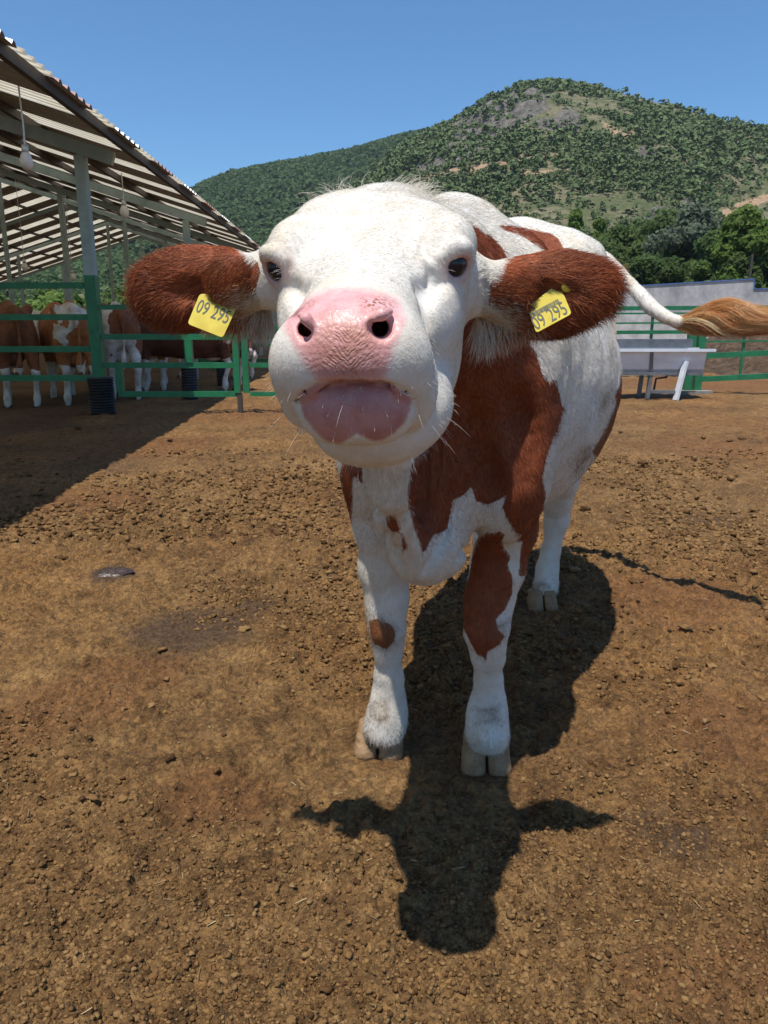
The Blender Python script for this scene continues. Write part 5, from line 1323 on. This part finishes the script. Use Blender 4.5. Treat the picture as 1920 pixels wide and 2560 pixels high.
def ground_mat():
    m = NT('trampled_dung_earth'); p = m.pos()
    n1 = m.noise(1.1, 5, .6, p); n2 = m.noise(9, 6, .7, p); n3 = m.noise(70, 5, .7, p); n4 = m.noise(300, 3, .7, p); n5 = m.noise(.35, 3, .5, p)
    f = m.math('ADD', m.math('ADD', m.math('MULTIPLY', n1, .25), m.math('MULTIPLY', n2, .30)), m.math('ADD', m.math('MULTIPLY', n3, .30), m.math('MULTIPLY', n4, .15)))
    c = m.ramp(f, [(.39, (.055, .026, .009)), (.465, (.160, .086, .031)), (.54, (.265, .152, .058)), (.64, (.40, .25, .108))])
    c = m.mix(m.ramp(n5, [(.45, 0), (.62, .55)]), c, m.mix(1.0, c, (1.05, .84, .66), 'MULTIPLY'))
    # straw flecks
    fl = m.noise(1, 2, .6, m.map(p, (380, 90, 90), (0, 0, .7))); fl2 = m.noise(1, 2, .6, m.map(p, (100, 420, 90), (0, 0, .3)))
    c = m.mix(m.ramp(m.math('MAXIMUM', fl, fl2), [(.70, 0), (.76, .6)]), c, (.42, .32, .16))
    wet_shade = m.attr('wet_shade').outputs['Fac']; rd = m.attr('red').outputs['Fac']
    wm = m.sstep(m.math('ADD', wet_shade, m.math('MULTIPLY', m.math('SUBTRACT', n2, .5), 1.6)), .3, .8)
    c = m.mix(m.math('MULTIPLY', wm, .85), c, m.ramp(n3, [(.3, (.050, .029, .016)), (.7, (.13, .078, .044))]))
    rm = m.math('MULTIPLY', m.sstep(m.math('ADD', rd, m.math('MULTIPLY', m.math('SUBTRACT', n2, .5), .8)), .3, .7), .6)
    c = m.mix(rm, c, (.19, .085, .032))
    v1 = m.n('ShaderNodeTexVoronoi'); v1.inputs['Scale'].default_value = 42; m.l(p, v1.inputs['Vector']); v2 = m.n('ShaderNodeTexVoronoi'); v2.inputs['Scale'].default_value = 120; m.l(p, v2.inputs['Vector'])
    s1 = m.n('ShaderNodeSeparateColor'); m.l(v1.outputs['Color'], s1.inputs[0]); s2 = m.n('ShaderNodeSeparateColor'); m.l(v2.outputs['Color'], s2.inputs[0])
    tn = m.math('ADD', m.math('MULTIPLY', s1.outputs[0], .5), m.math('MULTIPLY', s2.outputs[0], .5))
    c = m.mix(.75, c, m.mix(1.0, c, m.ramp(tn, [(.15, (.50, .47, .44)), (.5, (.95, .95, .95)), (.85, (1.38, 1.36, 1.30))]), 'MULTIPLY'))
    vo = m.n('ShaderNodeTexVoronoi'); vo.inputs['Scale'].default_value = 95; vo.inputs['Randomness'].default_value = 1; m.l(p, vo.inputs['Vector'])
    h = m.math('ADD', m.math('MULTIPLY', n3, 1.0), m.math('MULTIPLY', m.math('SUBTRACT', .6, vo.outputs['Distance']), .35)); h2 = m.math('ADD', h, m.math('MULTIPLY', n4, .35))
    b = m.bump(h2, 1.0, .016)
    m.set(Base_Color=c, Normal=b, Roughness=m.mix(m.attr('gloss').outputs['Fac'], (.92,) * 3, (.28,) * 3)); m.b.inputs['Specular IOR Level'].default_value = .3
    return m.m
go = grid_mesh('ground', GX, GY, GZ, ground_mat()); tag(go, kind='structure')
wet_shade = np.zeros(GX.shape); red = np.zeros(GX.shape); glo = np.zeros(GX.shape)
def blob(A, px, py, rx, ry, v=1.0):
    q = PG(px, py); A[:] = np.maximum(A, v * np.exp(-(((GX - q[0]) / rx) ** 2 + ((GY - q[1]) / ry) ** 2)))
blob(wet_shade, 280, 1432, .11, .14, 1.2); blob(wet_shade, 480, 1570, .24, .24, 1.25); blob(wet_shade, 640, 1520, .12, .14, .8); blob(wet_shade, 1690, 2090, .15, .14, .75); blob(wet_shade, 1770, 1300, .3, .3, .7); blob(wet_shade, 400, 1640, .12, .15, .7)
blob(wet_shade, 1300, 2120, .10, .08, .5); blob(glo, 280, 1432, .08, .10, .9)
for (px, py, rx, ry) in ((700, 1040, 2.0, 1.2), (300, 1120, 1.2, .9), (1200, 980, 3.0, 2.5), (1800, 960, 3.0, 2.0), (330, 1680, .25, .2), (200, 1740, .3, .2), (60, 1800, .3, .2), (1830, 1830, .3, .3), (550, 2000, .2, .15), (1650, 1500, .4, .4), (200, 1250, .6, .5), (1750, 1120, .8, .8), (1700, 2480, .15, .12), (1860, 2430, .15, .1)): blob(red, px, py, rx, ry, .9)
inb = np.clip((-3.0 + SH * (GY - 6.4) - GX) / .7 + .5 * fbm(GX * 1.5, GY * 1.5, None, 3, 90), 0, 1) * (GY > 2); wet_shade = np.maximum(wet_shade, inb * .62)  # barn floor: dung moisture, plus darker colour painted in to deepen the roof shade
nx_ = np.clip(fbm(GX * .9, GY * .6, None, 4, 95) * 1.5 - .05 + .25 * (GX < -.2) * (GY > 2.2), 0, 1) * .55; wet_shade = np.maximum(wet_shade, nx_ * (GY < 12))
add_attr(go.data, 'wet_shade', wet_shade.ravel()); add_attr(go.data, 'red', red.ravel()); add_attr(go.data, 'gloss', glo.ravel())
# clods: many lumps of crumbled dung and earth, one object
r3 = np.random.default_rng(33)
def clods(name, n, smin_, smax_, powr, region, mat, seed, ic, flat=.6, label='', cat=''):
    u = r3.random(n); Y_ = region[2] * (region[3] / region[2]) ** u; half = .64 * Y_
    X_c = (r3.random(n) * 2 - 1) * half + 0
    keep = (fbm(X_c * 1.6, Y_ * 1.6, None, 3, seed) * 1.9 + .33 > r3.random(n) * .95)
    X_c, Y_ = X_c[keep], Y_[keep]; n = len(X_c)
    for (fx, fy) in ((pL[0], pL[1] + .05), (pR[0], pR[1] + .05)):
        k_ = np.hypot(X_c - fx, Y_ - fy) > .10; X_c, Y_ = X_c[k_], Y_[k_]
    n = len(X_c); s_ = smin_ + (smax_ - smin_) * r3.random(n) ** powr; s_ = s_ * np.clip(Y_ / 2.0, .7, 2.2)
    pos_ = np.stack([X_c, Y_, gheight(X_c, Y_) + s_ * .15], 1)
    v0, f0 = ic; m_ = len(v0); d = 1 + .34 * r3.normal(0, 1, (n, m_, 1)).clip(-1.5, 1.5)
    a = r3.uniform(0, 6.28, n); ca, sa = np.cos(a)[:, None], np.sin(a)[:, None]; el = r3.uniform(.6, 1.0, n)[:, None]
    fx_ = v0[None, :, 0]; fy_ = v0[None, :, 1] * el
    ft = r3.uniform(.35, .85, n)[:, None] * flat / .6
    vv = np.stack([fx_ * ca - fy_ * sa, fx_ * sa + fy_ * ca, v0[None, :, 2] * ft], -1) * d * s_[:, None, None] + pos_[:, None, :]
    F = (f0[None] + (np.arange(n) * m_)[:, None, None]).reshape(-1, 3)
    o = mesh_obj(name, vv.reshape(-1, 3), F, mat, None, False); add_attr(o.data, 'tone', np.repeat(r3.random(n), m_)); tag(o, label, cat, kind='stuff'); return o
mc = NT('clod_earth'); fz = mc.math('ADD', mc.math('MULTIPLY', mc.attr('tone').outputs['Fac'], .5), mc.math('MULTIPLY', mc.noise(90, 4, .7), .5))
mc.set(Base_Color=mc.ramp(fz, [(.25, (.065, .032, .012)), (.45, (.145, .078, .029)), (.62, (.205, .118, .046)), (.8, (.265, .162, .068))]), Roughness=.95, Normal=mc.bump(mc.noise(260, 4, .7), .8, .003)); mc.b.inputs['Specular IOR Level'].default_value = .2
clods('earth_clods', 90000, .0018, .0105, 2.5, (0, 0, .85, 7.0), mc.m, 5, I2, label='small crumbs of dry dung and earth strewn over the yard', cat='clods')
clods('large_clods', 1100, .007, .019, 2.4, (0, 0, .95, 9.0), mc.m, 6, I1, .38, label='bigger flattened lumps of dried dung lying on the yard', cat='clods')
# straw
n = 260; Y_ = 0.9 * (6.0 / .9) ** r3.random(n); X_c = (r3.random(n) * 2 - 1) * .56 * Y_; a = r3.uniform(0, 3.14, n); Ls = .004 + .011 * r3.random(n) ** 2.5; wd = .0006 + .0007 * r3.random(n)
zz = gheight(X_c, Y_) + .003
dx, dy = np.cos(a) * Ls, np.sin(a) * Ls; wx, wy_ = -np.sin(a) * wd, np.cos(a) * wd; tz = r3.uniform(-.15, .5, n) * Ls
V_ = []; 
for sgn_ in (-1, 1):
    for (ux, uz) in ((-1, 0), (0, 1), (1, 0)):
        V_.append(np.stack([X_c + dx * sgn_ + wx * ux, Y_ + dy * sgn_ + wy_ * ux, zz + tz * (sgn_ > 0) + uz * wd * 1.2], 1))
V_ = np.stack(V_, 1).reshape(-1, 3); b_ = (np.arange(n) * 6)[:, None]
F = np.concatenate([b_ + np.array([0, 1, 4, 3]), b_ + np.array([1, 2, 5, 4]), b_ + np.array([2, 0, 3, 5])])
ms = NT('straw'); ms.set(Base_Color=ms.ramp(ms.noise(40, 2), [(.3, (.26, .19, .09)), (.7, (.5, .40, .22))]), Roughness=.6)
o = mesh_obj('straw_bits', V_, F, ms.m, None); tag(o, 'thin pale straw stalks scattered on the brown yard', 'straw', kind='stuff')
# the fresh dung pat at the left
q_ = PG(280, 1432); V_ = []; F_ = []; nr_, na_ = 14, 40
for i in range(nr_ + 1):
    for j in range(na_):
        a_ = 2 * math.pi * j / na_; rr0 = i / nr_; wob_ = 1 + .16 * math.sin(2 * a_ + 1) + .09 * math.sin(5 * a_)
        x_ = rr0 * .082 * wob_ * math.cos(a_); y_ = rr0 * .075 * wob_ * math.sin(a_)
        z_ = .020 * (1 - rr0 ** 2.5) + .006 * float(fbm(np.array(x_ * 40), np.array(y_ * 40), None, 3, 44)) * (1 - rr0) ** .3 + .003 * math.sin(rr0 * 17) * (1 - rr0)
        V_.append((x_, y_, z_ - .004))
for i in range(nr_):
    for j in range(na_): F_.append((i * na_ + j, (i + 1) * na_ + j, (i + 1) * na_ + (j + 1) % na_, i * na_ + (j + 1) % na_))
mdp = NT('wet_dung'); mdp.set(Base_Color=mdp.ramp(mdp.noise(30, 4, .6), [(.3, (.035, .022, .018)), (.7, (.075, .048, .038))]), Roughness=.22, Normal=mdp.bump(mdp.noise(60, 4, .6), .7, .008))
od_ = mesh_obj('dung_pat', V_, F_, mdp.m, None, True); od_.location = (q_[0], q_[1], float(gheight(np.array([q_[0]]), np.array([q_[1]]))[0]) + .001); tag(od_, 'fresh dark glossy dung pat lying on the dry yard at the left', 'dung pat')
# manure heap behind the right fence
hx_ = np.linspace(5.4, 16.0, 150); hy_ = np.linspace(16.9, 23.5, 90); HX, HY = np.meshgrid(hx_, hy_)
sx_ = np.clip((HX - 6.9) / 2.6, 0, 1) * np.clip((16 - HX) / 1.5, 0, 1); sx_ = sx_ * sx_ * (3 - 2 * sx_); sy_ = np.clip(1 - ((HY - 20.0) / 3.2) ** 2, 0, 1)
HZ = -.12 + sx_ * sy_ * (1.12 + .28 * fbm(HX * 1.1, HY * 1.1, None, 3, 12)) + .16 * fbm(HX * 4, HY * 4, None, 4, 15) * np.clip(sx_ * sy_ * 3, 0, 1)
mhp = NT('manure'); mhp.set(Base_Color=mhp.ramp(mhp.noise(5, 7, .75), [(.35, (.04, .024, .014)), (.5, (.10, .062, .035)), (.65, (.17, .11, .062))]), Roughness=1, Normal=mhp.bump(mhp.noise(14, 6, .75), 1.0, .08))
o = grid_mesh('manure_heap', HX, HY, HZ, mhp.m); tag(o, 'dark brown manure heap behind the fence at the right edge', 'manure heap')
print('ground', time.time() - T0)
